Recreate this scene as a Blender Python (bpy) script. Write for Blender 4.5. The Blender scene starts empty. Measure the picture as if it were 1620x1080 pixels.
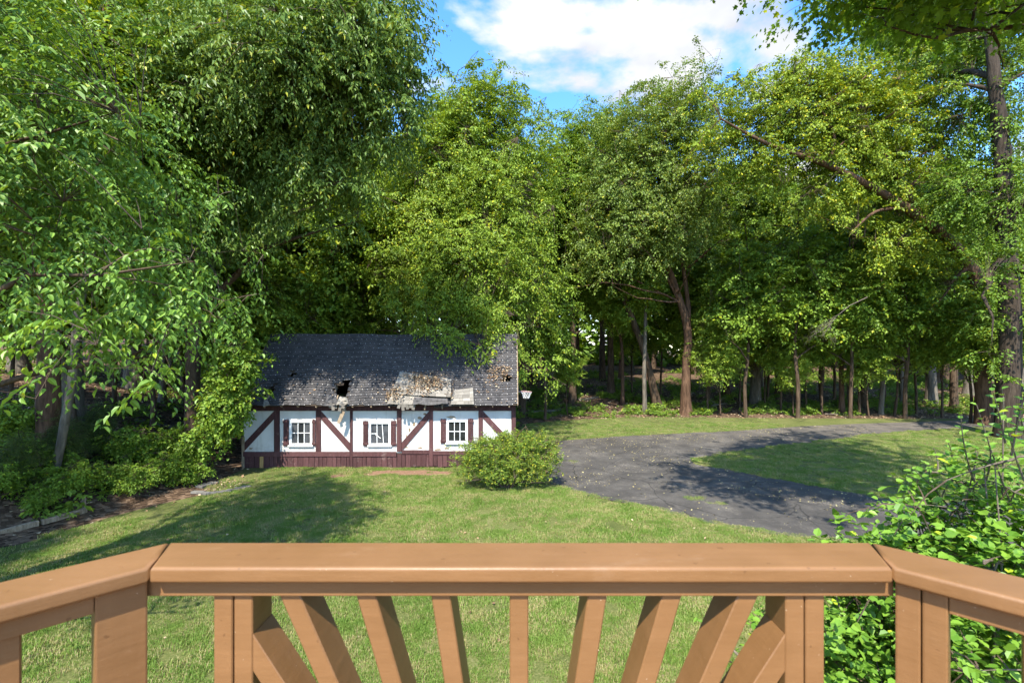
import bpy, bmesh, math, random
import numpy as np
from mathutils import Vector, Matrix, noise as mnoise

# ------------------------------------------------------------------ camera, sky, sun, exposure
scene = bpy.context.scene
COL = scene.collection
F, HZ, H = 750.0, 555.0, 4.44            # focal length in photo pixels, horizon row, eye height in metres
cam_d = bpy.data.cameras.new('camera')
cam_d.sensor_width = 36.0
cam_d.lens = 36.0 * F / 1620.0
cam_d.shift_y = (HZ - 540.0) / 1620.0
cam_d.clip_start = 0.05
cam_d.clip_end = 3000.0
cam_d.dof.use_dof = True
cam_d.dof.focus_distance = 15.0
cam_d.dof.aperture_fstop = 5.0
cam = bpy.data.objects.new('camera', cam_d)
cam.location = (0, 0, H)
cam.rotation_euler = (math.radians(90), 0, 0)
COL.objects.link(cam)
scene.camera = cam

SUN_EL, SUN_AZ = 53.0, 15.0              # sun stands behind the camera, a little to the left
el, az = math.radians(SUN_EL), math.radians(SUN_AZ)
SUN = Vector((-math.sin(az) * math.cos(el), -math.cos(az) * math.cos(el), math.sin(el)))
sun_d = bpy.data.lights.new('sun', 'SUN')
sun_d.energy = 2.75
sun_d.angle = math.radians(0.53)
sun_d.color = (1.0, 0.945, 0.84)
sun = bpy.data.objects.new('sun', sun_d)
sun.rotation_euler = (-SUN).to_track_quat('-Z', 'Y').to_euler()
sun.location = (-20, -40, 60)
COL.objects.link(sun)

world = bpy.data.worlds.new('World')
scene.world = world
world.use_nodes = True
wt = world.node_tree
wt.nodes.clear()


def wn(kind, **kw):
    n = wt.nodes.new(kind)
    for k, v in kw.items():
        setattr(n, k, v)
    return n


def wl(a, b):
    wt.links.new(a, b)


sky = wn('ShaderNodeTexSky', sky_type='NISHITA')
sky.sun_disc = False
sky.sun_elevation = el
sky.sun_rotation = math.radians(180 + SUN_AZ)
sky.air_density = 1.0
sky.dust_density = 0.35
sky.ozone_density = 3.0
tc = wn('ShaderNodeTexCoord')
sep = wn('ShaderNodeSeparateXYZ')
wl(tc.outputs['Generated'], sep.inputs[0])
zz = wn('ShaderNodeMath', operation='MAXIMUM')
wl(sep.outputs['Z'], zz.inputs[0]); zz.inputs[1].default_value = 0.03
za = wn('ShaderNodeMath', operation='ADD')
wl(zz.outputs[0], za.inputs[0]); za.inputs[1].default_value = 0.12
dx = wn('ShaderNodeMath', operation='DIVIDE'); wl(sep.outputs['X'], dx.inputs[0]); wl(za.outputs[0], dx.inputs[1])
dy = wn('ShaderNodeMath', operation='DIVIDE'); wl(sep.outputs['Y'], dy.inputs[0]); wl(za.outputs[0], dy.inputs[1])
cmb = wn('ShaderNodeCombineXYZ')
wl(dx.outputs[0], cmb.inputs[0]); wl(dy.outputs[0], cmb.inputs[1])
cadd = wn('ShaderNodeVectorMath', operation='ADD')
wl(cmb.outputs[0], cadd.inputs[0]); cadd.inputs[1].default_value = (30.50, 20.57, 0.0)
cn = wn('ShaderNodeTexNoise')
cn.inputs['Scale'].default_value = 1.35
cn.inputs['Detail'].default_value = 9.0
cn.inputs['Roughness'].default_value = 0.53
cn.inputs['Distortion'].default_value = 0.25
wl(cadd.outputs[0], cn.inputs['Vector'])
cr = wn('ShaderNodeValToRGB')
cr.color_ramp.elements[0].position = 0.555
cr.color_ramp.elements[1].position = 0.612
wl(cn.outputs['Fac'], cr.inputs['Fac'])
mixc = wn('ShaderNodeMixRGB')
cs = wn('ShaderNodeTexNoise')
cs.inputs['Scale'].default_value = 2.6
cs.inputs['Detail'].default_value = 6.0
wl(cadd.outputs[0], cs.inputs['Vector'])
csr = wn('ShaderNodeValToRGB')
csr.color_ramp.elements[0].position = 0.35; csr.color_ramp.elements[0].color = (0.60, 0.64, 0.72, 1)  # cloud self-shading put into the colour by a second noise
csr.color_ramp.elements[1].position = 0.62; csr.color_ramp.elements[1].color = (1, 1, 1, 1)
wl(cs.outputs['Fac'], csr.inputs['Fac'])
csm = wn('ShaderNodeVectorMath', operation='SCALE')
csm.inputs['Scale'].default_value = 2.0
wl(csr.outputs['Color'], csm.inputs[0])
wl(csm.outputs[0], mixc.inputs['Color2'])
wl(cr.outputs['Color'], mixc.inputs['Fac'])
hs = wn('ShaderNodeHueSaturation')
hs.inputs['Saturation'].default_value = 1.24
hs.inputs['Value'].default_value = 0.88
wl(sky.outputs['Color'], hs.inputs['Color'])
wl(hs.outputs['Color'], mixc.inputs['Color1'])
bg = wn('ShaderNodeBackground')
bg.inputs['Strength'].default_value = 0.15
wl(mixc.outputs['Color'], bg.inputs['Color'])
wo = wn('ShaderNodeOutputWorld')
wl(bg.outputs[0], wo.inputs['Surface'])

scene.view_settings.view_transform = 'Standard'
scene.view_settings.look = 'None'
scene.view_settings.gamma = 1.0
scene.view_settings.use_curve_mapping = False
scene.view_settings.exposure = 2.0
scene.render.engine = 'CYCLES'
cy = scene.cycles
cy.max_bounces = 8
cy.diffuse_bounces = 5
cy.glossy_bounces = 2
cy.transmission_bounces = 5
cy.transparent_max_bounces = 6
cy.caustics_reflective = False
cy.caustics_refractive = False
cy.sample_clamp_indirect = 6.0
cy.use_denoising = True
cy.denoising_prefilter = 'ACCURATE'
scene.render.use_persistent_data = False

# ------------------------------------------------------------------ helpers
R = random.Random(11)


def px(x, y, D):
    """photo pixel at distance D -> world point"""
    return Vector(((x - 810) / F * D, D, H - (y - HZ) / F * D))


def gp(x, y):
    """photo pixel on the flat yard -> (x, y) in metres"""
    D = F * H / (y - HZ)
    return ((x - 810) / F * D, D)


def obj(name, mesh, mat=None, parent=None):
    o = bpy.data.objects.new(name, mesh)
    COL.objects.link(o)
    if mat is not None:
        if isinstance(mat, (list, tuple)):
            for m in mat:
                mesh.materials.append(m)
        else:
            mesh.materials.append(mat)
    if parent is not None:
        o.parent = parent
    return o


def tag(o, label, cat, group=None):
    o['label'] = label
    o['category'] = cat
    if group:
        o['group'] = group
    return o


def thing(name, label, cat, loc=(0, 0, 0), group=None):
    o = bpy.data.objects.new(name, None)
    COL.objects.link(o)
    o.location = loc
    o.empty_display_size = 0.3
    return tag(o, label, cat, group)


def pydata(name, verts, faces, smooth=False):
    me = bpy.data.meshes.new(name)
    me.from_pydata([tuple(v) for v in verts], [], faces)
    me.update()
    if smooth:
        me.polygons.foreach_set('use_smooth', [True] * len(me.polygons))
    return me


def fast_mesh(name, V, faces_list, mat_idx=None, attr=None, smooth=None):
    """V (n,3) array; faces_list: list of (m,k) int arrays of faces; attr: per-face float arrays"""
    me = bpy.data.meshes.new(name)
    nl = sum(f.size for f in faces_list)
    nf = sum(len(f) for f in faces_list)
    me.vertices.add(len(V))
    me.vertices.foreach_set('co', np.ascontiguousarray(V, dtype=np.float32).ravel())
    me.loops.add(nl)
    me.loops.foreach_set('vertex_index', np.concatenate([f.ravel() for f in faces_list]).astype(np.int32))
    me.polygons.add(nf)
    tot = np.concatenate([np.full(len(f), f.shape[1], dtype=np.int32) for f in faces_list])
    st = np.concatenate([[0], np.cumsum(tot)[:-1]]).astype(np.int32)
    me.polygons.foreach_set('loop_start', st)
    me.polygons.foreach_set('loop_total', tot)
    if mat_idx is not None:
        me.polygons.foreach_set('material_index', np.concatenate([np.full(len(f), i, dtype=np.int32) for f, i in zip(faces_list, mat_idx)]))
    if smooth is not None:
        me.polygons.foreach_set('use_smooth', np.concatenate([np.full(len(f), s, dtype=bool) for f, s in zip(faces_list, smooth)]))
    else:
        me.polygons.foreach_set('use_smooth', np.zeros(nf, dtype=bool))
    me.update(calc_edges=True)
    if attr is not None:
        a = me.attributes.new('v', 'FLOAT', 'FACE')
        a.data.foreach_set('value', np.concatenate(attr).astype(np.float32))
    return me


def bm_box(bm, x0, x1, y0, y1, z0, z1, M=None, bev=0.0):
    vs = [bm.verts.new(Vector(c)) for c in ((x0, y0, z0), (x1, y0, z0), (x1, y1, z0), (x0, y1, z0), (x0, y0, z1), (x1, y0, z1), (x1, y1, z1), (x0, y1, z1))]
    if M is not None:
        for v in vs:
            v.co = M @ v.co
    fs = [bm.faces.new([vs[i] for i in f]) for f in ((0, 3, 2, 1), (4, 5, 6, 7), (0, 1, 5, 4), (1, 2, 6, 5), (2, 3, 7, 6), (3, 0, 4, 7))]
    if bev > 0:
        es = list({e for f in fs for e in f.edges})
        bmesh.ops.bevel(bm, geom=es, offset=bev, segments=2, profile=0.6, affect='EDGES')
    return vs


def bm_mesh(name, bm, smooth=False):
    bmesh.ops.recalc_face_normals(bm, faces=bm.faces)
    me = bpy.data.meshes.new(name)
    bm.to_mesh(me)
    bm.free()
    if smooth:
        me.polygons.foreach_set('use_smooth', [True] * len(me.polygons))
    return me


def box_mesh(name, x0, x1, y0, y1, z0, z1, M=None, bev=0.0):
    bm = bmesh.new()
    bm_box(bm, x0, x1, y0, y1, z0, z1, M, bev)
    return bm_mesh(name, bm)


def prism_mesh(name, poly, axis_vec, bev=0.0):
    """poly: list of 3D points (planar), extruded along axis_vec"""
    bm = bmesh.new()
    a = [bm.verts.new(Vector(p)) for p in poly]
    b = [bm.verts.new(Vector(p) + Vector(axis_vec)) for p in poly]
    n = len(poly)
    bm.faces.new(a)
    bm.faces.new(list(reversed(b)))
    for i in range(n):
        bm.faces.new([a[i], b[i], b[(i + 1) % n], a[(i + 1) % n]])
    if bev > 0:
        bmesh.ops.bevel(bm, geom=list(bm.edges), offset=bev, segments=1, affect='EDGES')
    return bm_mesh(name, bm)


# ------------------------------------------------------------------ materials
MATS = {}


class NB:
    """small node-building helper for one material"""

    def __init__(self, name):
        self.m = bpy.data.materials.new(name)
        self.m.use_nodes = True
        self.t = self.m.node_tree
        self.t.nodes.clear()
        self.out = self.n('ShaderNodeOutputMaterial')
        MATS[name] = self.m

    def n(self, kind, ins=None, **kw):
        nd = self.t.nodes.new(kind)
        for k, v in kw.items():
            setattr(nd, k, v)
        for k, v in (ins or {}).items():
            if isinstance(v, bpy.types.NodeSocket):
                self.t.links.new(v, nd.inputs[k])
            else:
                nd.inputs[k].default_value = v
        return nd

    def noise(self, scale, detail=4, rough=0.55, vec=None, dist=0.0):
        ins = {'Scale': scale, 'Detail': detail, 'Roughness': rough, 'Distortion': dist}
        if vec is not None:
            ins['Vector'] = vec
        return self.n('ShaderNodeTexNoise', ins).outputs['Fac']

    def ramp(self, fac, stops):
        r = self.n('ShaderNodeValToRGB', {'Fac': fac})
        e = r.color_ramp.elements
        while len(e) < len(stops):
            e.new(0.5)
        for i, (p, c) in enumerate(stops):
            e[i].position = p
            e[i].color = (*c, 1) if len(c) == 3 else c
        return r.outputs['Color']

    def mix(self, fac, a, b, mode='MIX'):
        c = lambda v: v if isinstance(v, bpy.types.NodeSocket) else (*v, 1)
        return self.n('ShaderNodeMixRGB', {'Fac': fac, 'Color1': c(a), 'Color2': c(b)}, blend_type=mode).outputs['Color']

    def math(self, op, a, b=0.0):
        return self.n('ShaderNodeMath', {0: a, 1: b}, operation=op).outputs[0]

    def bump(self, h, strength=0.3, dist=0.02):
        return self.n('ShaderNodeBump', {'Height': h, 'Strength': strength, 'Distance': dist}).outputs['Normal']

    def pbr(self, col, rough=0.7, spec=0.3, normal=None, **more):
        ins = {'Base Color': col if isinstance(col, bpy.types.NodeSocket) else (*col, 1), 'Roughness': rough, 'Specular IOR Level': spec}
        if normal is not None:
            ins['Normal'] = normal
        ins.update(more)
        return self.n('ShaderNodeBsdfPrincipled', ins).outputs[0]

    def end(self, sh):
        self.t.links.new(sh, self.out.inputs['Surface'])
        return self.m

    def pos(self):
        return self.n('ShaderNodeNewGeometry').outputs['Position']

    def objco(self):
        return self.n('ShaderNodeTexCoord').outputs['Object']

    def scaled(self, vec, s):
        return self.n('ShaderNodeMapping', {'Vector': vec, 'Scale': s}).outputs[0]


def leaf_material(name, dark, light, trans=0.28, rough=0.5, spec=0.28, yellow=0.04, brown=0.0):
    b = NB(name)
    v = b.n('ShaderNodeAttribute', attribute_name='v').outputs['Fac']
    rnd = b.n('ShaderNodeObjectInfo').outputs['Random']
    big = b.noise(0.55, 2, vec=b.pos())
    f = b.math('ADD', b.math('MULTIPLY', v, 0.62), b.math('MULTIPLY', b.math('SUBTRACT', big, 0.3), 0.7))
    f = b.math('ADD', f, b.math('MULTIPLY', b.math('SUBTRACT', rnd, 0.5), 0.25))
    stops = [(0.02, dark), (0.75, light)]
    col = b.ramp(f, stops)
    yl = b.math('GREATER_THAN', v, 1.0 - yellow)
    col = b.mix(yl, col, tuple(min(1.0, c * k) for c, k in zip(light, (1.7, 1.25, 0.8))))
    if brown > 0:
        br = b.math('LESS_THAN', v, brown)
        col = b.mix(br, col, (0.16, 0.09, 0.035))
    p = b.pbr(col, rough, spec)
    tcol = b.mix(1.0, col, (1.55, 1.35, 0.55), 'MULTIPLY')
    t = b.n('ShaderNodeBsdfTranslucent', {'Color': tcol}).outputs[0]
    return b.end(b.n('ShaderNodeMixShader', {'Fac': trans, 1: p, 2: t}).outputs[0])














leaf_material('leaf_mid', (0.081, 0.156, 0.015), (0.221, 0.332, 0.035))
leaf_material('leaf_deep', (0.057, 0.121, 0.012), (0.160, 0.262, 0.028))
leaf_material('leaf_bright', (0.108, 0.189, 0.018), (0.266, 0.368, 0.040))
leaf_material('leaf_yellow', (0.112, 0.185, 0.015), (0.302, 0.387, 0.035), yellow=0.08)
leaf_material('leaf_olive', (0.090, 0.155, 0.022), (0.240, 0.321, 0.057), rough=0.45, spec=0.35)
leaf_material('leaf_elm', (0.084, 0.159, 0.025), (0.236, 0.339, 0.072), rough=0.45, spec=0.35)
leaf_material('leaf_linden', (0.067, 0.146, 0.018), (0.199, 0.332, 0.048), rough=0.45, spec=0.35, yellow=0.015)
leaf_material('leaf_sharon', (0.087, 0.198, 0.020), (0.221, 0.376, 0.044), rough=0.42, spec=0.35, yellow=0.012)
leaf_material('leaf_box', (0.106, 0.185, 0.024), (0.269, 0.356, 0.055), yellow=0.12, brown=0.01)
leaf_material('leaf_juniper', (0.044, 0.078, 0.018), (0.097, 0.141, 0.035), trans=0.2)
leaf_material('leaf_ground', (0.074, 0.148, 0.018), (0.192, 0.287, 0.035))

leaf_material('leaf_maple', (0.067, 0.142, 0.013), (0.184, 0.309, 0.033), trans=0.48)


def bark_material(name, a, c, sx=9.0, sz=1.6, bump=0.7):
    b = NB(name)
    co = b.scaled(b.objco(), (sx, sx, sz))
    n1 = b.noise(1.0, 6, 0.65, co, 0.6)
    n2 = b.noise(0.8, 3, 0.5, b.objco())
    f = b.math('ADD', b.math('MULTIPLY', n1, 0.8), b.math('MULTIPLY', n2, 0.25))
    col = b.ramp(f, [(0.36, a), (0.66, c)])
    return b.end(b.pbr(col, 0.9, 0.15, b.bump(n1, bump, 0.05)))


bark_material('bark_brown', (0.028, 0.018, 0.011), (0.125, 0.085, 0.055))
bark_material('bark_red', (0.040, 0.022, 0.013), (0.155, 0.090, 0.055))
bark_material('bark_grey', (0.060, 0.050, 0.038), (0.200, 0.170, 0.130))
bark_material('bark_pale', (0.110, 0.095, 0.072), (0.360, 0.310, 0.245), 14, 4)
bark_material('bark_dark', (0.016, 0.012, 0.009), (0.080, 0.060, 0.044), 11, 1.2, 1.0)
bark_material('bark_twig', (0.050, 0.034, 0.022), (0.130, 0.095, 0.068), 20, 8, 0.2)
bark_material('bark_deadwood', (0.085, 0.068, 0.050), (0.200, 0.165, 0.125), 18, 6, 0.3)

b = NB('rail_paint')
co = b.objco()
g1 = b.noise(2.0, 5, 0.6, b.scaled(co, (3, 3, 26)))
g2 = b.noise(5.0, 4, 0.55, b.pos())
g3 = b.noise(60.0, 3, 0.6, b.scaled(b.pos(), (1.0, 1.0, 1.0)))
g4 = b.noise(1.0, 6, 0.65, b.scaled(b.pos(), (1.6, 42, 3)))
f = b.math('ADD', b.math('ADD', b.math('MULTIPLY', g1, 0.36), b.math('MULTIPLY', g2, 0.36)), b.math('MULTIPLY', g4, 0.28))
col = b.ramp(f, [(0.34, (0.172, 0.084, 0.030)), (0.70, (0.236, 0.119, 0.047))])
spk = b.math('GREATER_THAN', b.noise(150.0, 1, 0.5, b.pos()), 0.80)
col = b.mix(b.math('MULTIPLY', spk, 0.55), col, (0.62, 0.48, 0.34))
drk = b.math('GREATER_THAN', b.noise(46.0, 2, 0.5, b.pos()), 0.745)
col = b.mix(b.math('MULTIPLY', drk, 0.6), col, (0.105, 0.046, 0.016))
scf = b.n('ShaderNodeMapRange', {0: b.noise(3.2, 6, 0.75, b.scaled(b.pos(), (1, 2.5, 2.5))), 1: 0.58, 2: 0.75, 3: 0.0, 4: 0.35}).outputs[0]
col = b.mix(scf, col, (0.300, 0.185, 0.105))
h = b.math('ADD', b.math('MULTIPLY', g1, 0.6), b.math('MULTIPLY', g3, 0.4))
b.end(b.pbr(col, b.n('ShaderNodeMapRange', {0: g2, 3: 0.36, 4: 0.56}).outputs[0], 0.4, b.bump(h, 0.16, 0.01)))

b = NB('stucco')
n = b.noise(1.1, 5, 0.6, b.pos())
st = b.noise(2.0, 5, 0.62, b.scaled(b.pos(), (2.2, 1, 0.45)))
col = b.ramp(n, [(0.3, (0.52, 0.505, 0.48)), (0.65, (0.66, 0.65, 0.625))])
sm = b.n('ShaderNodeMapRange', {0: st, 1: 0.56, 2: 0.80, 3: 0.0, 4: 0.35}).outputs[0]
col = b.mix(sm, col, (0.45, 0.40, 0.33))
pk = b.math('GREATER_THAN', b.noise(7.0, 5, 0.7, b.pos()), 0.715)
col = b.mix(b.math('MULTIPLY', pk, 0.8), col, (0.30, 0.20, 0.13))
hz = b.n('ShaderNodeSeparateXYZ', {0: b.pos()}).outputs['Z']
low = b.n('ShaderNodeMapRange', {0: hz, 1: 0.55, 2: 1.15, 3: 0.62, 4: 0.0}).outputs[0]
spl = b.n('ShaderNodeMapRange', {0: b.noise(5.0, 6, 0.7, b.pos()), 1: 0.42, 2: 0.66, 3: 0.0, 4: 1.0}).outputs[0]
col = b.mix(b.math('MULTIPLY', low, spl), col, (0.30, 0.25, 0.20))
run = b.n('ShaderNodeMapRange', {0: b.noise(1.0, 4, 0.6, b.scaled(b.pos(), (7, 1, 0.5))), 1: 0.55, 2: 0.75, 3: 0.0, 4: 0.45}).outputs[0]
col = b.mix(run, col, (0.36, 0.33, 0.29))
b.end(b.pbr(col, 0.85, 0.2, b.bump(b.noise(30, 4, 0.6, b.pos()), 0.25, 0.01)))

b = NB('maroon_wood')
co = b.pos()
g = b.noise(1.6, 6, 0.65, b.scaled(co, (9, 9, 1.6)))
w = b.noise(3.2, 5, 0.7, co)
rn = b.n('ShaderNodeObjectInfo').outputs['Random']
col = b.ramp(b.math('ADD', b.math('MULTIPLY', g, 0.75), b.math('MULTIPLY', rn, 0.28)), [(0.28, (0.048, 0.022, 0.022)), (0.80, (0.118, 0.054, 0.053))])
wf = b.n('ShaderNodeMapRange', {0: w, 1: 0.60, 2: 0.74, 3: 0.0, 4: 0.75}).outputs[0]
col = b.mix(wf, col, (0.190, 0.135, 0.120))
b.end(b.pbr(col, 0.8, 0.2, b.bump(g, 0.4, 0.01)))

b = NB('raw_wood')
g = b.noise(1.5, 6, 0.65, b.scaled(b.pos(), (14, 14, 2.2)))
col = b.ramp(g, [(0.3, (0.150, 0.105, 0.066)), (0.72, (0.400, 0.310, 0.215))])
b.end(b.pbr(col, 0.85, 0.2, b.bump(g, 0.4, 0.01)))

b = NB('tan_wood')
g = b.noise(1.5, 6, 0.65, b.scaled(b.pos(), (14, 14, 2.2)))
col = b.ramp(g, [(0.3, (0.330, 0.190, 0.070)), (0.72, (0.520, 0.330, 0.140))])
b.end(b.pbr(col, 0.85, 0.2))

b = NB('shingle')
v = b.n('ShaderNodeAttribute', attribute_name='v').outputs['Fac']
n = b.noise(0.9, 4, 0.6, b.pos())
gr = b.noise(70, 2, 0.7, b.pos())
f = b.math('ADD', b.math('ADD', b.math('ADD', b.math('MULTIPLY', v, 0.22), 0.06), b.math('MULTIPLY', n, 0.46)), b.math('MULTIPLY', gr, 0.2))
col = b.ramp(f, [(0.26, (0.034, 0.033, 0.034)), (0.78, (0.112, 0.104, 0.101))])
b.end(b.pbr(col, 0.95, 0.15, b.bump(gr, 0.4, 0.006)))

b = NB('shingle_worn')
v = b.n('ShaderNodeAttribute', attribute_name='v').outputs['Fac']
gr = b.noise(50, 2, 0.7, b.pos())
f = b.math('ADD', b.math('MULTIPLY', v, 0.65), b.math('MULTIPLY', gr, 0.35))
col = b.ramp(f, [(0.2, (0.150, 0.135, 0.115)), (0.8, (0.290, 0.265, 0.225))])
b.end(b.pbr(col, 0.95, 0.15, b.bump(gr, 0.4, 0.006)))

b = NB('pale_chip')
b.end(b.pbr((0.48, 0.465, 0.44), 0.8, 0.2))

b = NB('white_paint')
n = b.noise(4, 5, 0.6, b.pos())
b.end(b.pbr(b.ramp(n, [(0.3, (0.60, 0.59, 0.57)), (0.6, (0.80, 0.80, 0.79))]), 0.55, 0.3))

b = NB('window_glass')
n = b.noise(3.0, 3, 0.5, b.pos())
b.end(b.pbr(b.ramp(n, [(0.3, (0.008, 0.009, 0.010)), (0.8, (0.035, 0.038, 0.042))]), 0.16, 0.6))
b = NB('window_film')
n = b.noise(5.0, 5, 0.6, b.scaled(b.pos(), (1, 1, 0.6)))
b.end(b.pbr(b.ramp(n, [(0.3, (0.028, 0.030, 0.034)), (0.75, (0.090, 0.093, 0.098))]), 0.42, 0.5))

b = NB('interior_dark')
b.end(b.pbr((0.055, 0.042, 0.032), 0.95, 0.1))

b = NB('asphalt')
P_ = b.pos()
fine = b.noise(55, 3, 0.75, P_)
mid = b.noise(1.3, 6, 0.65, P_)
big = b.noise(0.28, 3, 0.5, P_)
vor = b.n('ShaderNodeTexVoronoi', {'Vector': P_, 'Scale': 75.0}).outputs['Distance']
f = b.math('ADD', b.math('ADD', b.math('MULTIPLY', fine, 0.35), b.math('MULTIPLY', mid, 0.40)), b.math('MULTIPLY', big, 0.25))
col = b.ramp(f, [(0.33, (0.032, 0.029, 0.026)), (0.50, (0.064, 0.058, 0.051)), (0.68, (0.148, 0.133, 0.114))])
dirt = b.n('ShaderNodeMapRange', {0: b.noise(0.7, 6, 0.75, P_, 0.5), 1: 0.50, 2: 0.70, 3: 0.0, 4: 0.8}).outputs[0]
spd = b.math('GREATER_THAN', b.noise(24, 3, 0.7, P_), 0.52)
col = b.mix(b.math('MULTIPLY', dirt, spd), col, (0.235, 0.205, 0.165))
fary = b.n('ShaderNodeSeparateXYZ', {0: P_}).outputs['Y']
silt = b.math('MULTIPLY', b.n('ShaderNodeMapRange', {0: fary, 1: 21.5, 2: 28.0, 3: 0.0, 4: 1.0}).outputs[0], b.n('ShaderNodeMapRange', {0: b.noise(1.1, 6, 0.7, P_), 1: 0.36, 2: 0.60, 3: 0.0, 4: 0.75}).outputs[0])
col = b.mix(silt, col, (0.170, 0.145, 0.115))
wp = b.n('ShaderNodeMixRGB', {'Fac': 0.22, 'Color1': P_, 'Color2': b.n('ShaderNodeTexNoise', {'Vector': P_, 'Scale': 1.7, 'Detail': 5.0}).outputs['Color']}).outputs['Color']
ck = b.n('ShaderNodeTexVoronoi', {'Vector': wp, 'Scale': 0.55}, feature='DISTANCE_TO_EDGE').outputs['Distance']
ckm = b.n('ShaderNodeMapRange', {0: ck, 1: 0.0, 2: 0.010, 3: 0.75, 4: 0.0}).outputs[0]
col = b.mix(ckm, col, (0.014, 0.013, 0.012))
b.end(b.pbr(col, 0.88, 0.25, b.bump(b.math('ADD', fine, vor), 0.5, 0.012)))

b = NB('forest_floor')
P_ = b.pos()
vor = b.n('ShaderNodeTexVoronoi', {'Vector': P_, 'Scale': 9.0, 'Randomness': 1.0})
vc = b.n('ShaderNodeSeparateColor', {'Color': vor.outputs['Color']}).outputs[0]
mid = b.noise(0.8, 5, 0.6, P_)
f = b.math('ADD', b.math('MULTIPLY', vc, 0.55), b.math('MULTIPLY', mid, 0.5))
col = b.ramp(f, [(0.22, (0.034, 0.021, 0.013)), (0.50, (0.095, 0.060, 0.037)), (0.85, (0.220, 0.150, 0.098))])
b.end(b.pbr(col, 0.95, 0.1, b.bump(b.math('ADD', vc, b.noise(14, 4, 0.6, P_)), 0.8, 0.04)))

b = NB('lawn_soil')
P_ = b.pos()
n = b.noise(0.55, 5, 0.6, P_)
n2 = b.noise(30, 5, 0.75, P_)
col = b.ramp(b.math('ADD', b.math('MULTIPLY', n, 0.35), b.math('MULTIPLY', n2, 0.65)), [(0.36, (0.045, 0.060, 0.016)), (0.52, (0.115, 0.130, 0.038)), (0.64, (0.215, 0.190, 0.090))])
b.end(b.pbr(col, 0.95, 0.1, b.bump(n2, 0.6, 0.03)))

b = NB('red_soil')
n2 = b.noise(12, 5, 0.7, b.pos())
b.end(b.pbr(b.ramp(n2, [(0.3, (0.13, 0.075, 0.045)), (0.7, (0.27, 0.165, 0.105))]), 0.95, 0.1, b.bump(n2, 0.6, 0.03)))

b = NB('grass_blade')
P_ = b.pos()
v = b.n('ShaderNodeAttribute', attribute_name='v').outputs['Fac']
n = b.noise(0.42, 4, 0.6, P_)
n3 = b.noise(1.7, 4, 0.65, P_)
f = b.math('ADD', b.math('ADD', b.math('MULTIPLY', v, 0.32), b.math('MULTIPLY', n, 0.62)), b.math('MULTIPLY', n3, 0.34))
f = b.math('SUBTRACT', f, 0.09)
col = b.ramp(f, [(0.30, (0.095, 0.178, 0.024)), (0.55, (0.172, 0.262, 0.046)), (0.78, (0.270, 0.305, 0.092))])
dryf = b.math('MULTIPLY', b.math('GREATER_THAN', b.math('ADD', b.math('MULTIPLY', n3, 0.8), b.math('MULTIPLY', v, 0.30)), 0.615), 0.85)
col = b.mix(dryf, col, (0.400, 0.330, 0.160))
p = b.pbr(col, 0.6, 0.25)
t = b.n('ShaderNodeBsdfTranslucent', {'Color': b.mix(1.0, col, (1.4, 1.25, 0.6), 'MULTIPLY')}).outputs[0]
b.end(b.n('ShaderNodeMixShader', {'Fac': 0.25, 1: p, 2: t}).outputs[0])

b = NB('dead_leaf')
v = b.n('ShaderNodeAttribute', attribute_name='v').outputs['Fac']
b.end(b.pbr(b.ramp(v, [(0.0, (0.110, 0.062, 0.034)), (0.5, (0.300, 0.190, 0.105)), (1.0, (0.520, 0.420, 0.270))]), 0.85, 0.2))

b = NB('drive_litter')
v = b.n('ShaderNodeAttribute', attribute_name='v').outputs['Fac']
b.end(b.pbr(b.ramp(v, [(0.0, (0.150, 0.115, 0.050)), (0.6, (0.330, 0.270, 0.120)), (1.0, (0.480, 0.430, 0.210))]), 0.85, 0.2))

b = NB('paver')
n = b.noise(6, 5, 0.6, b.pos())
b.end(b.pbr(b.ramp(n, [(0.3, (0.09, 0.083, 0.072)), (0.7, (0.20, 0.188, 0.168))]), 0.9, 0.2, b.bump(n, 0.4, 0.01)))

b = NB('rim_paint')
b.end(b.pbr(b.ramp(b.noise(30, 4, 0.6, b.pos()), [(0.3, (0.30, 0.15, 0.13)), (0.7, (0.46, 0.30, 0.28))]), 0.6, 0.4))
b = NB('net_cord')
b.end(b.pbr((0.70, 0.69, 0.67), 0.8, 0.2))
b = NB('yellow_paint')
b.end(b.pbr(b.ramp(b.noise(8, 4, 0.6, b.pos()), [(0.35, (0.62, 0.60, 0.52)), (0.6, (0.62, 0.42, 0.08))]), 0.6, 0.3))
b = NB('board_ply')
b.end(b.pbr((0.62, 0.60, 0.56), 0.7, 0.3))
b = NB('dark_felt')
b.end(b.pbr(b.ramp(b.noise(9, 4, 0.6, b.pos()), [(0.3, (0.050, 0.047, 0.047)), (0.7, (0.120, 0.112, 0.106))]), 0.9, 0.2))
b = NB('green_metal')
b.end(b.pbr((0.02, 0.07, 0.045), 0.6, 0.3))

# ------------------------------------------------------------------ terrain
def edge_x(y):
    """where the left woods begin, for a given depth"""
    return float(np.interp(y, [-20, 6, 11.5, 15.5, 17.0, 18.5, 24, 40], [-13.5, -13.2, -12.2, -10.6, -10.5, -10.9, -12, -12]))


def tz(x, y):
    d = max(0.0, edge_x(y) - x)
    h1 = 4.2 * (1 - math.exp(-(d ** 1.15) / 13.0))
    b = max(0.0, y - 33.5)
    h2 = 3.4 * (1 - math.exp(-b / 44.0))
    w = min(1.0, (d + b) / 5.0)
    nz = (mnoise.noise((x * 0.21, y * 0.21, 1.7)) * 0.28 + mnoise.noise((x * 0.7, y * 0.7, 4.1)) * 0.07) * w
    return h1 + h2 + nz


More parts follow.
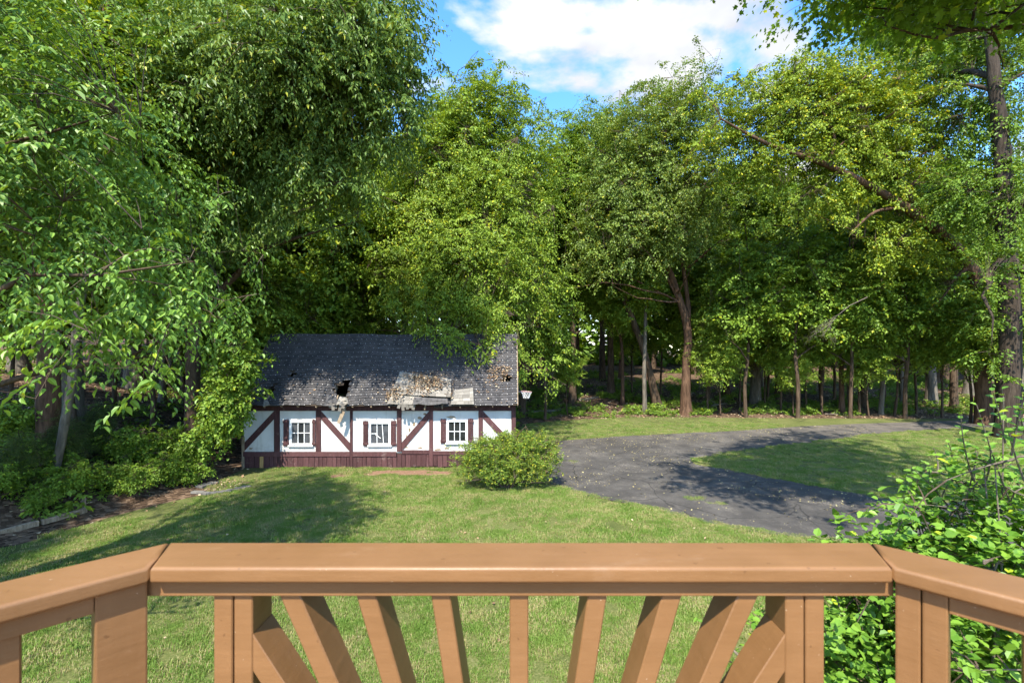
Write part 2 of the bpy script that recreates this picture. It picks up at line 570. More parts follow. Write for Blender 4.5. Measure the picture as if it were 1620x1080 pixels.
def poly_smooth(pts, n=6):
    out = []
    m = len(pts)
    for i in range(m):
        p0, p1, p2, p3 = (Vector((*pts[(i + k - 1) % m], 0)) for k in range(4))
        for j in range(n):
            t = j / n
            q = 0.5 * ((2 * p1) + (p2 - p0) * t + (2 * p0 - 5 * p1 + 4 * p2 - p3) * t * t + (3 * p1 - p0 - 3 * p2 + p3) * t ** 3)
            out.append((q.x, q.y))
    return out


def in_poly(P, poly):
    """P (n,2) array inside polygon?"""
    x, y = P[:, 0], P[:, 1]
    inside = np.zeros(len(P), dtype=bool)
    q = np.array(poly)
    j = len(q) - 1
    for i in range(len(q)):
        xi, yi, xj, yj = q[i, 0], q[i, 1], q[j, 0], q[j, 1]
        c = ((yi > y) != (yj > y)) & (x < (xj - xi) * (y - yi) / (yj - yi + 1e-12) + xi)
        inside ^= c
        j = i
    return inside


def sheet(name, poly, z, mat, kind='structure'):
    from mathutils.geometry import tessellate_polygon
    vs = [Vector((p[0], p[1], z)) for p in poly]
    tris = tessellate_polygon([vs])
    me = pydata(name, vs, [tuple(t) for t in tris])
    bm = bmesh.new(); bm.from_mesh(me)
    for f in bm.faces:
        if f.normal.z < 0:
            f.normal_flip()
    bm.to_mesh(me); bm.free()
    o = obj(name, me, MATS[mat])
    if kind:
        o['kind'] = kind
    return o


gx = np.concatenate([[-900, -400, -200, -120], np.arange(-80, 81, 1.0), [120, 200, 400, 900]])
gy = np.concatenate([[-500, -200, -80], np.arange(-40, 141, 1.0), [200, 400, 900]])
GV, idx = [], {}
for j, y in enumerate(gy):
    for i, x in enumerate(gx):
        GV.append((x, y, tz(float(x), float(y))))
nx = len(gx)
GF = np.array([[j * nx + i, j * nx + i + 1, (j + 1) * nx + i + 1, (j + 1) * nx + i] for j in range(len(gy) - 1) for i in range(nx - 1)], dtype=np.int32)
ground = obj('ground', fast_mesh('ground', np.array(GV), [GF], smooth=[True]), MATS['forest_floor'])
ground['kind'] = 'structure'

# outlines of the drive and lawns in metres, read from the photograph on the flat yard
near_edge = [gp(*p) for p in ((862, 762), (905, 779), (960, 790), (1040, 808), (1130, 830), (1220, 845), (1330, 857), (1440, 865))]
near_tail = [(14.0, 10.2), (22.0, 9.6), (34.0, 9.2)]
far_edge = [gp(*p) for p in ((1620, 662.5), (1560, 664), (1450, 667.5), (1300, 673), (1220, 678), (1160, 682), (1050, 687), (960, 692), (885, 698))]
island_in = [gp(*p) for p in ((1440, 797), (1340, 777), (1230, 757), (1150, 742), (1114, 736), (1103, 730), (1120, 723), (1180, 712), (1260, 703), (1340, 693), (1400, 685), (1530, 677), (1620, 676))]


def open_smooth(pts, n=6):
    out = []
    m = len(pts)
    for i in range(m - 1):
        p0, p1, p2, p3 = (Vector((*pts[min(max(i + k - 1, 0), m - 1)], 0)) for k in range(4))
        for j in range(n):
            t = j / n
            q = 0.5 * ((2 * p1) + (p2 - p0) * t + (2 * p0 - 5 * p1 + 4 * p2 - p3) * t * t + (3 * p1 - p0 - 3 * p2 + p3) * t ** 3)
            out.append((q.x, q.y))
    out.append(tuple(pts[-1]))
    return out


ne = open_smooth(near_edge + near_tail)
fe = open_smooth(far_edge)
ii = open_smooth(island_in)


def jag(pts, amp, seed):
    rr = random.Random(seed)
    return [(x + rr.uniform(-amp, amp), y + rr.uniform(-amp, amp)) for x, y in pts]


drive_poly = jag(ne, 0.04, 1) + [(34, 14.5), (20, 14.0)] + jag(ii, 0.04, 2) + [(34, 27.5), (44, 29), (44, 33)] + jag(fe, 0.05, 3)
gp_left = [gp(885, 698), (0.75, 20.0), gp(862, 762)]
driveway = sheet('driveway', drive_poly, 0.022, 'asphalt')

lawn_near = [(-12.4, 1.0)] + jag([(-12.2, 6.0), (-11.9, 8.0), (-11.6, 9.5), (-11.2, 11.0), (-10.7, 12.5), (-10.1, 13.6), (-9.7, 14.6), (-9.9, 15.8), (-10.0, 17)], .22, 6) + [(-10.1, 18.25), (0.3, 18.25), (0.45, 20.0), (0.9, 20.2)] + \
    [(x - 0.02, y - 0.05) for x, y in ne] + [(34, 1.0)]
lawn_island = [(x + 0.02, y + 0.02) for x, y in ii] + [(34, 27.2), (34, 14.7), (20, 14.2)]
lawn_back = [(0.3, 18.3), (0.5, 20.3), gp(885, 697)] + [(x, y + 0.06) for x, y in reversed(fe)][1:-1] + [(30, 31.0), (20, 31.2), (13, 31.6), (8, 32.0), (4, 30.5), (0.6, 28.5)]
la = sheet('lawn', lawn_near, 0.008, 'lawn_soil')
lb = sheet('lawn', lawn_island, 0.012, 'lawn_soil')
lc = sheet('lawn', lawn_back, 0.010, 'lawn_soil')

# bare red earth along the foot of the cottage
bare = [gp(*p) for p in ((520, 757), (560, 753), (640, 752), (715, 751), (722, 748), (700, 744.5), (640, 744), (560, 746), (525, 750))]
sheet('bare_earth', jag(open_smooth(bare, 5), 0.08, 9), 0.014, 'red_soil')

# ------------------------------------------------------------------ deck railing
RAIL = MATS['rail_paint']
rail = thing('deck_railing', 'brown painted wooden deck railing with sunburst balusters and mitred cap', 'railing', (0, 0, 0))
ZC = 3.967                 # top of the cap
CAP_T, CAP_W = 0.036, 0.140
D1 = 1.036                 # depth of the cap's inner edge
CX, HALF = 0.020, 0.812
S45 = math.sqrt(0.5)


def cap_piece(corners, name):
    """corners: inner start, inner end, outer end, outer start, in plan"""
    bm = bmesh.new()
    bot = [bm.verts.new((x, y, ZC - CAP_T)) for x, y in corners]
    top = [bm.verts.new((x, y, ZC)) for x, y in corners]
    bm.faces.new(list(reversed(bot))); bm.faces.new(top)
    for i in range(4):
        bm.faces.new([bot[i], bot[(i + 1) % 4], top[(i + 1) % 4], top[i]])
    es = [e for e in bm.edges if abs(e.verts[0].co.z - e.verts[1].co.z) < 1e-6]
    bmesh.ops.bevel(bm, geom=es, offset=0.008, segments=4, profile=0.5, affect='EDGES')
    me = bm_mesh('cap_rail', bm, True)
    o = obj('cap_rail', me, RAIL, rail)
    md = o.modifiers.new('wn', 'WEIGHTED_NORMAL')
    return o


off = CAP_W * math.tan(math.radians(22.5))
g = 0.0016
LI, LO = (CX - HALF, D1), (CX - HALF - off, D1 + CAP_W)
RI, RO = (CX + HALF, D1), (CX + HALF + off, D1 + CAP_W)
cap_piece([(LI[0] + g, LI[1]), (RI[0] - g, RI[1]), (RO[0] - g, RO[1]), (LO[0] + g * 0.3, LO[1])], 'cap_rail')
LEN = 1.75
for s, I, O in ((-1, LI, LO), (1, RI, RO)):
    d = (s * S45, -S45)
    a = (I[0] + s * g * 3.2, I[1] - 0.0005)
    pts = [a, (I[0] + d[0] * LEN, I[1] + d[1] * LEN), (O[0] + d[0] * LEN, O[1] + d[1] * LEN), (O[0] + s * g * 0.3, O[1])]
    if s > 0:
        pts = [pts[0], pts[1], pts[2], pts[3]]
    cap_piece(pts, 'cap_rail')


def rail_panel(M, u0, u1, posts, double_first=True, mirror=False):
    """a run of railing in its own plane: u along the run, n away from the deck, z up; M places it"""
    z_ap0, z_ap1 = ZC - CAP_T - 0.0415, ZC - CAP_T - 0.0008
    obj('apron_rail', box_mesh('apron_rail', u0, u1, 0.0295, 0.0675, z_ap0, z_ap1, M, 0.0025), RAIL, rail)
    obj('bottom_rail', box_mesh('bottom_rail', u0, u1, 0.030, 0.135, 3.08, 3.118, M, 0.003), RAIL, rail)
    c = 0.5 * (u0 + u1)
    zb, zt = 3.118, z_ap0 - 0.0006
    w = 0.0425
    nf, nb = 0.0395, 0.0395 + 0.089

    def bal(a_top, a_bot):
        ax = (a_top - a_bot)
        ang = math.atan2(ax, zt - zb)
        hw = w / 2 / math.cos(ang)
        poly = [M @ Vector((a_bot - hw, nf, zb)), M @ Vector((a_bot + hw, nf, zb)), M @ Vector((a_top + hw, nf, zt)), M @ Vector((a_top - hw, nf, zt))]
        ext = M.to_3x3() @ Vector((0, nb - nf, 0))
        obj('baluster', prism_mesh('baluster', poly, ext, 0.0025), RAIL, rail)

    zc_ = 2.70                                  # the point the sunburst aims at
    for s in (-1, 1):
        for e in (0.672, 0.626):
            bal(c + s * e, c + s * e)
        for top in (0.522, 0.3485, 0.1785):     # fanned balusters, measured at the apron
            k = (zt - zb) / (zt - zc_)
            bal(c + s * top, c + s * top * (1 - k))
        # the lowest fan baluster dies into the inner upright
        poly = [(0.6045, zt - 0.175), (0.6045, zt - 0.0903), (0.163, zb), (0.217, zb)]
        P3 = [M @ Vector((c + s * a, nf, z)) for a, z in poly]
        ext = M.to_3x3() @ Vector((0, nb - nf, 0))
        obj('baluster', prism_mesh('baluster', P3, ext, 0.002), RAIL, rail)
    bal(c, c)
    for (p0, p1) in posts:
        obj('post', box_mesh('post', p0, p1, 0.028, 0.117, 2.72, ZC - CAP_T - 0.0012, M, 0.004), RAIL, rail)


Mc = Matrix.Translation((CX, D1, 0))
rail_panel(Mc, -HALF - 0.034, HALF + 0.026, [])
for s, I in ((-1, LI), (1, RI)):
    # u axis runs from the corner outwards and back towards the house
    ux = Vector((s * S45, -S45, 0)); nxv = Vector((s * S45, S45, 0))
    M = Matrix(((ux.x, nxv.x, 0, I[0]), (ux.y, nxv.y, 0, I[1]), (0, 0, 1, 0), (0, 0, 0, 1)))
    posts = [(-0.0005, 0.0885)] if s < 0 else [(0.001, 0.0445), (0.0465, 0.0885)]
    rail_panel(M, 0.0892, 0.0892 + 1.60, posts)
deck_floor = sheet('deck_floor', [(CX - HALF - 1.2, -2.6), (CX + HALF + 1.2, -2.6), (CX + HALF + 1.2, D1 - 1.15), (CX + HALF + 0.08, D1 + 0.16), (CX - HALF - 0.08, D1 + 0.16), (CX - HALF - 1.2, D1 - 1.15)], 2.99, 'rail_paint')
dm = deck_floor.modifiers.new('thick', 'SOLIDIFY'); dm.thickness = 0.04; dm.offset = -1

# ------------------------------------------------------------------ cottage
DW = 18.0                                   # depth of the front wall
S = F / DW                                  # pixels per metre there
wx = lambda x: (x - 810) / S
wz = lambda y: H - (y - HZ) / S
X0, X1 = wx(385), wx(816)
cot = thing('cottage', 'derelict half-timbered white outbuilding with maroon beams and a collapsing shingle roof', 'outbuilding', ((X0 + X1) / 2, DW, 0))
CI = Matrix.Translation((-(X0 + X1) / 2, -DW, 0))


def cpart(name, me, mat, parent=None):
    me.transform(CI)
    return obj(name, me, mat, parent or cot)


MAR, STU, RAW = MATS['maroon_wood'], MATS['stucco'], MATS['raw_wood']
ZT = wz(643)
BACK = 22.4
wins = [(458.5, 494, 665, 704), (584, 618, 667, 704), (707, 739.5, 664, 700)]
# front wall with three window openings, in strips
bm = bmesh.new()
zs0, zs1 = wz(716), ZT
xs = [X0 + 0.02]
for (a, c, t, bt) in wins:
    xs += [wx(a), wx(c)]
xs.append(X1 - 0.02)
for i in range(len(xs) - 1):
    if i % 2 == 0:
        bm_box(bm, xs[i], xs[i + 1], DW, DW + 0.14, zs0, zs1)
    else:
        a, c, t, bt = wins[i // 2]
        bm_box(bm, xs[i], xs[i + 1], DW, DW + 0.14, zs0, wz(bt))
        bm_box(bm, xs[i], xs[i + 1], DW, DW + 0.14, wz(t), zs1)
cpart('front_wall', bm_mesh('front_wall', bm), STU)
cpart('side_wall', prism_mesh('side_wall', [(X0 + 0.02, DW + 0.145, 0), (X0 + 0.02, BACK, 0), (X0 + 0.02, BACK, ZT), (X0 + 0.02, (DW + BACK) / 2, 5.0), (X0 + 0.02, DW + 0.145, ZT)], (0.12, 0, 0)), STU)
cpart('side_wall', prism_mesh('side_wall', [(X1 - 0.14, DW + 0.145, 0), (X1 - 0.14, BACK, 0), (X1 - 0.14, BACK, ZT), (X1 - 0.14, (DW + BACK) / 2, 5.0), (X1 - 0.14, DW + 0.145, ZT)], (0.12, 0, 0)), STU)
cpart('rear_wall', box_mesh('rear_wall', X0 + 0.15, X1 - 0.15, BACK - 0.14, BACK - 0.01, 0, ZT), STU)
cpart('inner_floor', box_mesh('inner_floor', X0 + 0.15, X1 - 0.15, DW + 0.15, BACK - 0.15, 0.02, 0.10), MATS['interior_dark'])
cpart('foundation', box_mesh('foundation', X0 + 0.03, X1 - 0.03, DW + 0.02, DW + 0.13, -0.05, zs0 - 0.003), MATS['interior_dark'])

# timbers: posts and beams stand 35 mm proud of the stucco
TP = DW - 0.038


def timber(name, x0, x1, y0, y1, proud=0.0):
    return cpart(name, box_mesh(name, wx(x0), wx(x1), TP - proud, DW - 0.001, wz(y1), wz(y0), None, 0.008), MAR)


timber('eave_beam', 385, 816, 640.5, 649.5, 0.016)
timber('sill_beam', 385.5, 554, 714, 721.5, 0.016)
timber('sill_beam', 558.5, 627.5, 714, 721.5, 0.018)
timber('sill_beam', 636, 679, 711.5, 717.5, 0.016)
timber('sill_beam', 685.5, 816, 713, 719.0, 0.020)
for a, c, y1 in ((434, 443, 713.8), (500, 508, 713.8), (554, 558.3, 740), (628, 635.5, 713.8), (679, 685.2, 737), (757, 764, 712.8), (809, 816, 736)):
    timber('post', a, c, 649.7, y1)
timber('corner_board', 383.0, 387.2, 690, 741, 0.004).data.materials[0] = RAW


def brace(x0, y0, x1, y1, w=9.0):
    """a diagonal timber between two posts, cut vertical at its ends"""
    dx, dy = x1 - x0, y1 - y0
    v = w * 0.5 * math.hypot(dx, dy) / abs(dx)
    pts = [(x0, y0 - v), (x1, y1 - v), (x1, y1 + v), (x0, y0 + v)]
    pts = [(x, min(max(y, 649.9), 713.6)) for x, y in pts]
    P3 = [(wx(x), TP + 0.006, wz(y)) for x, y in pts]
    cpart('brace', prism_mesh('brace', P3, (0, 0.031, 0), 0.005), MAR)


brace(387.4, 706, 433.8, 656)
brace(508.3, 656, 553.8, 707)
brace(635.8, 706, 678.8, 656)
brace(764.3, 655, 808.8, 703)

# skirt boards, each on its own, between the posts that reach the ground
for sx0, sx1, top in ((387.5, 553.6, 721.8), (558.7, 628.0, 721.8), (628.3, 678.7, 717.9), (685.6, 808.6, 719.4)):
    x = sx0
    while x < sx1 - 1:
        x2 = x + R.uniform(6.2, 9.2)
        if sx1 - x2 < 3.5:
            x2 = sx1
        mid = 0.5 * (x + x2)
        bot = 739.5 - max(0, (mid - 560)) * 0.016 + R.uniform(-0.9, 0.9)
        M = Matrix.Translation((wx(mid), DW, 0)) @ Matrix.Rotation(R.uniform(-0.008, 0.008), 4, 'Y')
        mt = MATS['tan_wood'] if 413 < mid < 421 else MAR
        me = box_mesh('skirt_board', -(x2 - x - 0.5) / 2 / S, (x2 - x - 0.5) / 2 / S, -0.022 - R.uniform(0, 0.012), -0.001, wz(bot), wz(top), M, 0.004)
        cpart('skirt_board', me, mt)
        x = x2

# windows
for k, (a, c, t, bt) in enumerate(wins):
    w0, w1, z0, z1 = wx(a), wx(c), wz(bt), wz(t)
    fw = 0.075
    bm = bmesh.new()
    for bx in ((w0 - 0.01, w0 + fw, z0, z1), (w1 - fw, w1 + 0.01, z0, z1), (w0 + fw, w1 - fw, z1 - fw, z1 + 0.008), (w0 + fw, w1 - fw, z0, z0 + fw * 0.9)):
        bm_box(bm, bx[0], bx[1], DW - 0.032, DW + 0.05, bx[2], bx[3], None, 0.006)
    win = cpart('window', bm_mesh('window', bm), MATS['white_paint'])
    sub = lambda n, me, m: cpart(n, me, m, win)
    sub('window_sill', box_mesh('window_sill', w0 - 0.05, w1 + 0.05, DW - 0.075, DW - 0.0335, z0 - 0.045, z0 + 0.012, None, 0.006), MATS['white_paint'])
    iw0, iw1, iz0, iz1 = w0 + fw, w1 - fw, z0 + fw * 0.9, z1 - fw
    for i in range(3):
        for j in range(2):
            p0 = iw0 + (iw1 - iw0) * i / 3; p1 = iw0 + (iw1 - iw0) * (i + 1) / 3
            q0 = iz0 + (iz1 - iz0) * j / 2; q1 = iz0 + (iz1 - iz0) * (j + 1) / 2
            mt = 'window_glass' if k == 2 else ('window_film' if not (k == 0 and i == 1) else 'window_glass')
            M = Matrix.Translation(((p0 + p1) / 2, DW + 0.03, (q0 + q1) / 2)) @ Matrix.Rotation(R.uniform(-0.02, 0.02), 4, 'X') @ Matrix.Rotation(R.uniform(-0.02, 0.02), 4, 'Z')
            sub('pane', box_mesh('pane', -(p1 - p0) / 2 + 0.004, (p1 - p0) / 2 - 0.004, -0.003, 0.003, -(q1 - q0) / 2 + 0.004, (q1 - q0) / 2 - 0.004, M), MATS[mt])
    mw = 0.024
    for i in (1, 2):
        p = iw0 + (iw1 - iw0) * i / 3
        M = Matrix.Translation((p, DW + 0.012, (iz0 + iz1) / 2))
        if k == 1 and i == 2:
            M = M @ Matrix.Rotation(-0.07, 4, 'Y')
        sub('glazing_bar', box_mesh('glazing_bar', -mw / 2, mw / 2, -0.012, 0.010, -(iz1 - iz0) / 2, (iz1 - iz0) / 2, M), MATS['white_paint'])
    p = (iz0 + iz1) / 2
    if k == 1:
        sub('glazing_bar', box_mesh('glazing_bar', iw0, iw0 + (iw1 - iw0) / 3, DW - 0.002, DW + 0.018, p - mw / 2, p + mw / 2), MATS['white_paint'])
        M = Matrix.Translation((iw0 + (iw1 - iw0) * 0.40, DW - 0.01, p - 0.10)) @ Matrix.Rotation(math.radians(38), 4, 'Y')
        sub('glazing_bar', box_mesh('glazing_bar', -0.13, 0.13, -0.008, 0.006, -mw / 2, mw / 2, M), MATS['white_paint'])
    else:
        sub('glazing_bar', box_mesh('glazing_bar', iw0, iw1, DW - 0.002, DW + 0.018, p - mw / 2, p + mw / 2), MATS['white_paint'])

shut = [(449, 457.6), (494.8, 499.6), (575, 583), (619, 626.8), (697.5, 705.8), (740.5, 749)]
for k, (a, c) in enumerate(shut):
    t, bt = wins[k // 2][2] - 2, wins[k // 2][3] + 1
    w0, w1 = wx(a), wx(c)
    nb = 3 if c - a > 6 else 2
    root = None
    for i in range(nb):
        p0 = w0 + (w1 - w0) * i / nb; p1 = w0 + (w1 - w0) * (i + 1) / nb - 0.008
        me = box_mesh('shutter_board', p0, p1, DW - 0.044, DW - 0.022, wz(bt) + R.uniform(-0.01, 0.01), wz(t) + R.uniform(-0.01, 0.01), None, 0.003)
        if root is None:
            root = cpart('shutter', me, MAR)
        else:
            cpart('shutter_board', me, MAR, root)
    for y in (t + 4, bt - 4):
        cpart('batten', box_mesh('batten', w0 - 0.01, w1 + 0.01, DW - 0.062, DW - 0.0445, wz(y) - 0.045, wz(y) + 0.045, None, 0.003), MAR, root)

# ---- roof: front slope as courses of tabs with holes, sagging where it has failed
ER = Vector((0, DW - 0.40, 2.42))        # eave line
RR = Vector((0, (DW + BACK) / 2, 5.12))                    # ridge line
sl = RR - ER
SL = sl.length
sd = sl.normalized()
rn_ = Vector((0, -sd.z, sd.y)).normalized()                # outward normal of the front slope
if rn_.z < 0:
    rn_ = -rn_


def roof_uv(x, y):
    """photo pixel -> (X, distance up the slope) on the roof plane"""
    d = Vector(((x - 810) / F, 1.0, -(y - HZ) / F))
    o = Vector((0, 0, H))
    t = (ER - o).dot(rn_) / d.dot(rn_)
    p = o + d * t
    return (p.x, (p - ER).dot(sd))


def sag(x, v):
    def gsn(cx, cv, sx, sv, a):
        return a * math.exp(-((x - cx) / sx) ** 2 - ((v - cv) / sv) ** 2)
    s_ = -gsn(-3.2, 0.2, 1.5, 0.8, 0.14) - gsn(-6.7, 0.35, 0.9, 0.5, 0.12) - gsn(-9.6, 0.6, 0.6, 0.5, 0.14)
    s_ += 0.020 * math.sin(x * 2.3 + v) + 0.014 * math.sin(x * 5.1 + 2 * v) - gsn(-4, 2.2, 2.5, 1.2, 0.06)
    return s_


def roof_pt(x, v, lift=0.0):
    return Vector((x, 0, 0)) + ER + sd * v + rn_ * (lift + sag(x, v))


def uvpoly(pts):
    return [roof_uv(*p) for p in pts]


z1o = lambda p: (370 + p[0] / 4.32, 510 + p[1] / 4.32)
z2o = lambda p: (610 + p[0] / 3.86, 510 + p[1] / 3.86)
holes = [uvpoly([z1o(p) for p in ((683, 455), (700, 425), (740, 422), (742, 405), (790, 405), (775, 462), (755, 492), (722, 500), (700, 483))]),
         uvpoly([z1o(p) for p in ((218, 486), (232, 445), (262, 424), (292, 424), (262, 455), (246, 486))]),
         uvpoly([z1o(p) for p in ((378, 370), (398, 338), (425, 350), (420, 362), (392, 376))]),
         uvpoly([z2o(p) for p in ((712, 332), (735, 328), (768, 330), (757, 350), (748, 362), (716, 358))])]
def widen(poly, k):
    cx_, cv_ = sum(p[0] for p in poly) / len(poly), sum(p[1] for p in poly) / len(poly)
    return [(cx_ + (p[0] - cx_) * k, cv_ + (p[1] - cv_) * k) for p in poly]


holes = [widen(h_, 1.3) for h_ in holes]
RX0, RX1 = X0 - 0.06, X1 + 0.05
ragged = lambda x: 0.05 * math.sin(x * 3.1) + 0.035 * math.sin(x * 7.7 + 1) + (0.14 if -3.9 < x < -2.5 else 0) + (0.10 if -6.9 < x < -6.3 else 0) - 0.02
course, tabw = 0.122, 0.198
Vs, Fq, Av, Dv, Df = [], [], [], [], []
ncr = int(SL / course) + 1
rr = random.Random(5)
for r_ in range(ncr):
    v0 = r_ * course
    offx = (r_ % 2) * tabw / 2
    nt = int((RX1 - RX0) / tabw) + 2
    for t_ in range(nt):
        xa = max(RX0, RX0 + t_ * tabw - offx + 0.004); xb = min(RX1, RX0 + (t_ + 1) * tabw - offx - 0.004)
        if xb - xa < 0.03:
            continue
        xm = 0.5 * (xa + xb)
        lo = v0 + rr.uniform(-0.008, 0.008)
        if r_ <= 2:
            lo2 = max(lo, ragged(xm) + rr.uniform(-0.03, 0.04))
            if lo2 > v0 + course * 1.4:
                continue
            lo = lo2
        hi = min(v0 + course * 1.35, SL)
        if hi - lo < 0.02:
            continue
        if any(in_poly(np.array([[xm, v0 + course * 0.55]]), h_)[0] for h_ in holes):
            continue
        tilt = rr.uniform(0, 0.010) + (0.05 * rr.random() if rr.random() < 0.015 else 0)
        a, b_, c, d = roof_pt(xa, lo, 0.030 + tilt), roof_pt(xb, lo, 0.030 + rr.uniform(0, 0.006)), roof_pt(xb, hi, 0.006), roof_pt(xa, hi, 0.006)
        n0 = len(Vs)
        Vs += [a, b_, c, d, a - rn_ * 0.016, b_ - rn_ * 0.016, c - rn_ * 0.010, d - rn_ * 0.010]
        Fq += [(n0, n0 + 1, n0 + 2, n0 + 3), (n0 + 4, n0 + 5, n0 + 1, n0), (n0 + 4, n0 + 7, n0 + 6, n0 + 5), (n0 + 5, n0 + 6, n0 + 2, n0 + 1), (n0 + 7, n0 + 4, n0, n0 + 3)]
        Av += [rr.random()] * 5
        if r_ % 2 == 0 and rr.random() < 0.93:   # pale chips at the cut-outs of every second course
            sx_, sv_ = rr.uniform(0.008, 0.014), rr.uniform(0.020, 0.038)
            m0 = len(Vs)
            xc = xb - 0.01
            Vs += [roof_pt(xc - sx_, lo + 0.01, 0.036 + tilt), roof_pt(xc + sx_, lo + 0.01, 0.036 + tilt), roof_pt(xc + sx_, lo + 0.01 + sv_, 0.034 + tilt), roof_pt(xc - sx_, lo + 0.01 + sv_, 0.034 + tilt)]
            Df.append((m0, m0 + 1, m0 + 2, m0 + 3)); Dv.append(0.5)
roofm = fast_mesh('shingles', np.array([tuple(v) for v in Vs]), [np.array(Fq, dtype=np.int32), np.array(Df, dtype=np.int32)], [0, 1], [np.array(Av), np.array(Dv)])
# roof deck: the body of the roof, boards with the same holes, and the plain rear slope
bm = bmesh.new()
nb_ = int(SL / 0.14)
bw = SL / nb_
for i in range(nb_):
    cells = np.arange(RX0 + 0.02, RX1 - 0.02, 0.12)
    run = None
    for xa in list(cells) + [None]:
        ok = xa is not None and not any(in_poly(np.array([[xa + 0.06, (i + 0.5) * bw]]), h_)[0] for h_ in holes) and not ((i + 0.8) * bw < ragged(xa))
        if ok:
            xb = min(xa + 0.12, RX1 - 0.02)
            v0, v1 = i * bw, (i + 1) * bw - 0.006
            q = [roof_pt(xa, v0, -0.002), roof_pt(xb, v0, -0.002), roof_pt(xb, v1, -0.002), roof_pt(xa, v1, -0.002)]
            q2 = [p - rn_ * 0.02 for p in q]
            vv = [bm.verts.new(p) for p in q + q2]
            for f_ in ((0, 1, 2, 3), (7, 6, 5, 4), (0, 4, 5, 1), (1, 5, 6, 2), (2, 6, 7, 3), (3, 7, 4, 0)):
                bm.faces.new([vv[k] for k in f_])
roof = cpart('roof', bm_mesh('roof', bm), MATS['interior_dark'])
sh = cpart('shingles', roofm, [MATS['shingle'], MATS['pale_chip']], roof)
sh['kind'] = 'stuff'
RB = Vector((0, BACK + 0.34, ER.z))
rear = prism_mesh('rear_slope', [(RX0, RR.y + 0.03, RR.z), (RX0, RB.y, RB.z), (RX0, RB.y, RB.z - 0.05), (RX0, RR.y + 0.03, RR.z - 0.06)], (RX1 - RX0, 0, 0))
cpart('rear_slope', rear, MATS['shingle'], roof)
for i in range(26):                                           # ridge caps
    x0_ = RX0 + (RX1 - RX0) * i / 26
    x1_ = RX0 + (RX1 - RX0) * (i + 1) / 26 + 0.03
    zr = RR.z + 0.045 + 0.012 * math.sin(i * 0.9) - 0.03 * math.exp(-((i - 14) / 4.0) ** 2)
    pts = [(x0_, RR.y - 0.13, zr - 0.17), (x0_, RR.y, zr), (x0_, RR.y + 0.13, zr - 0.17), (x0_, RR.y + 0.13, zr - 0.185), (x0_, RR.y, zr - 0.018), (x0_, RR.y - 0.13, zr - 0.185)]
    cpart('ridge_cap', prism_mesh('ridge_cap', pts, (x1_ - x0_, 0, 0.008)), MATS['shingle'], roof)
for s in (0, 1):                                              # barge boards on the two rakes
    xa = (RX0 - 0.035) if s == 0 else (RX1 + 0.004)
    a, c = ER - rn_ * 0.16 + sd * 0.04, RR - Vector((0, 0, 0.20))
    pts = [(xa, a.y, a.z), (xa, c.y, c.z), (xa, RR.y, RR.z - 0.03), (xa, ER.y + sd.y * 0.02, ER.z + sd.z * 0.02)]
    cpart('barge_board', prism_mesh('barge_board', pts, (0.031, 0, 0)), RAW, roof)
x = 397.0
while x < 812:                                                # rafter tails
    xw = wx(x)
    if True:
        v1 = 0.62
        hh = 0.11
        lo = -0.02 + R.uniform(-0.03, 0.02)
        P0 = [ER + sd * lo - rn_ * 0.035, ER + sd * v1 - rn_ * 0.035, ER + sd * v1 - rn_ * (0.035 + hh), ER + sd * (lo + 0.03) - rn_ * (0.035 + hh * 0.8)]
        s0 = sag(xw, 0.2)
        pts = [(xw - 0.022, p.y, p.z + min(0, s0) * 0.6) for p in P0]
        cpart('rafter_tail', prism_mesh('rafter_tail', pts, (0.044, 0, 0), 0.003), RAW, roof)
    x += R.uniform(25, 29)
# rafters under the deck, glimpsed through the holes
for i in range(14):
    xw = RX0 + 0.5 + i * (RX1 - RX0 - 1) / 13
    P0 = [ER + sd * 0.65 - rn_ * 0.15, RR - sd * 0.1 - rn_ * 0.15, RR - sd * 0.1 - rn_ * 0.26, ER + sd * 0.65 - rn_ * 0.26]
    cpart('rafter', prism_mesh('rafter', [(xw, p.y, p.z) for p in P0], (0.045, 0, 0)), RAW, roof)


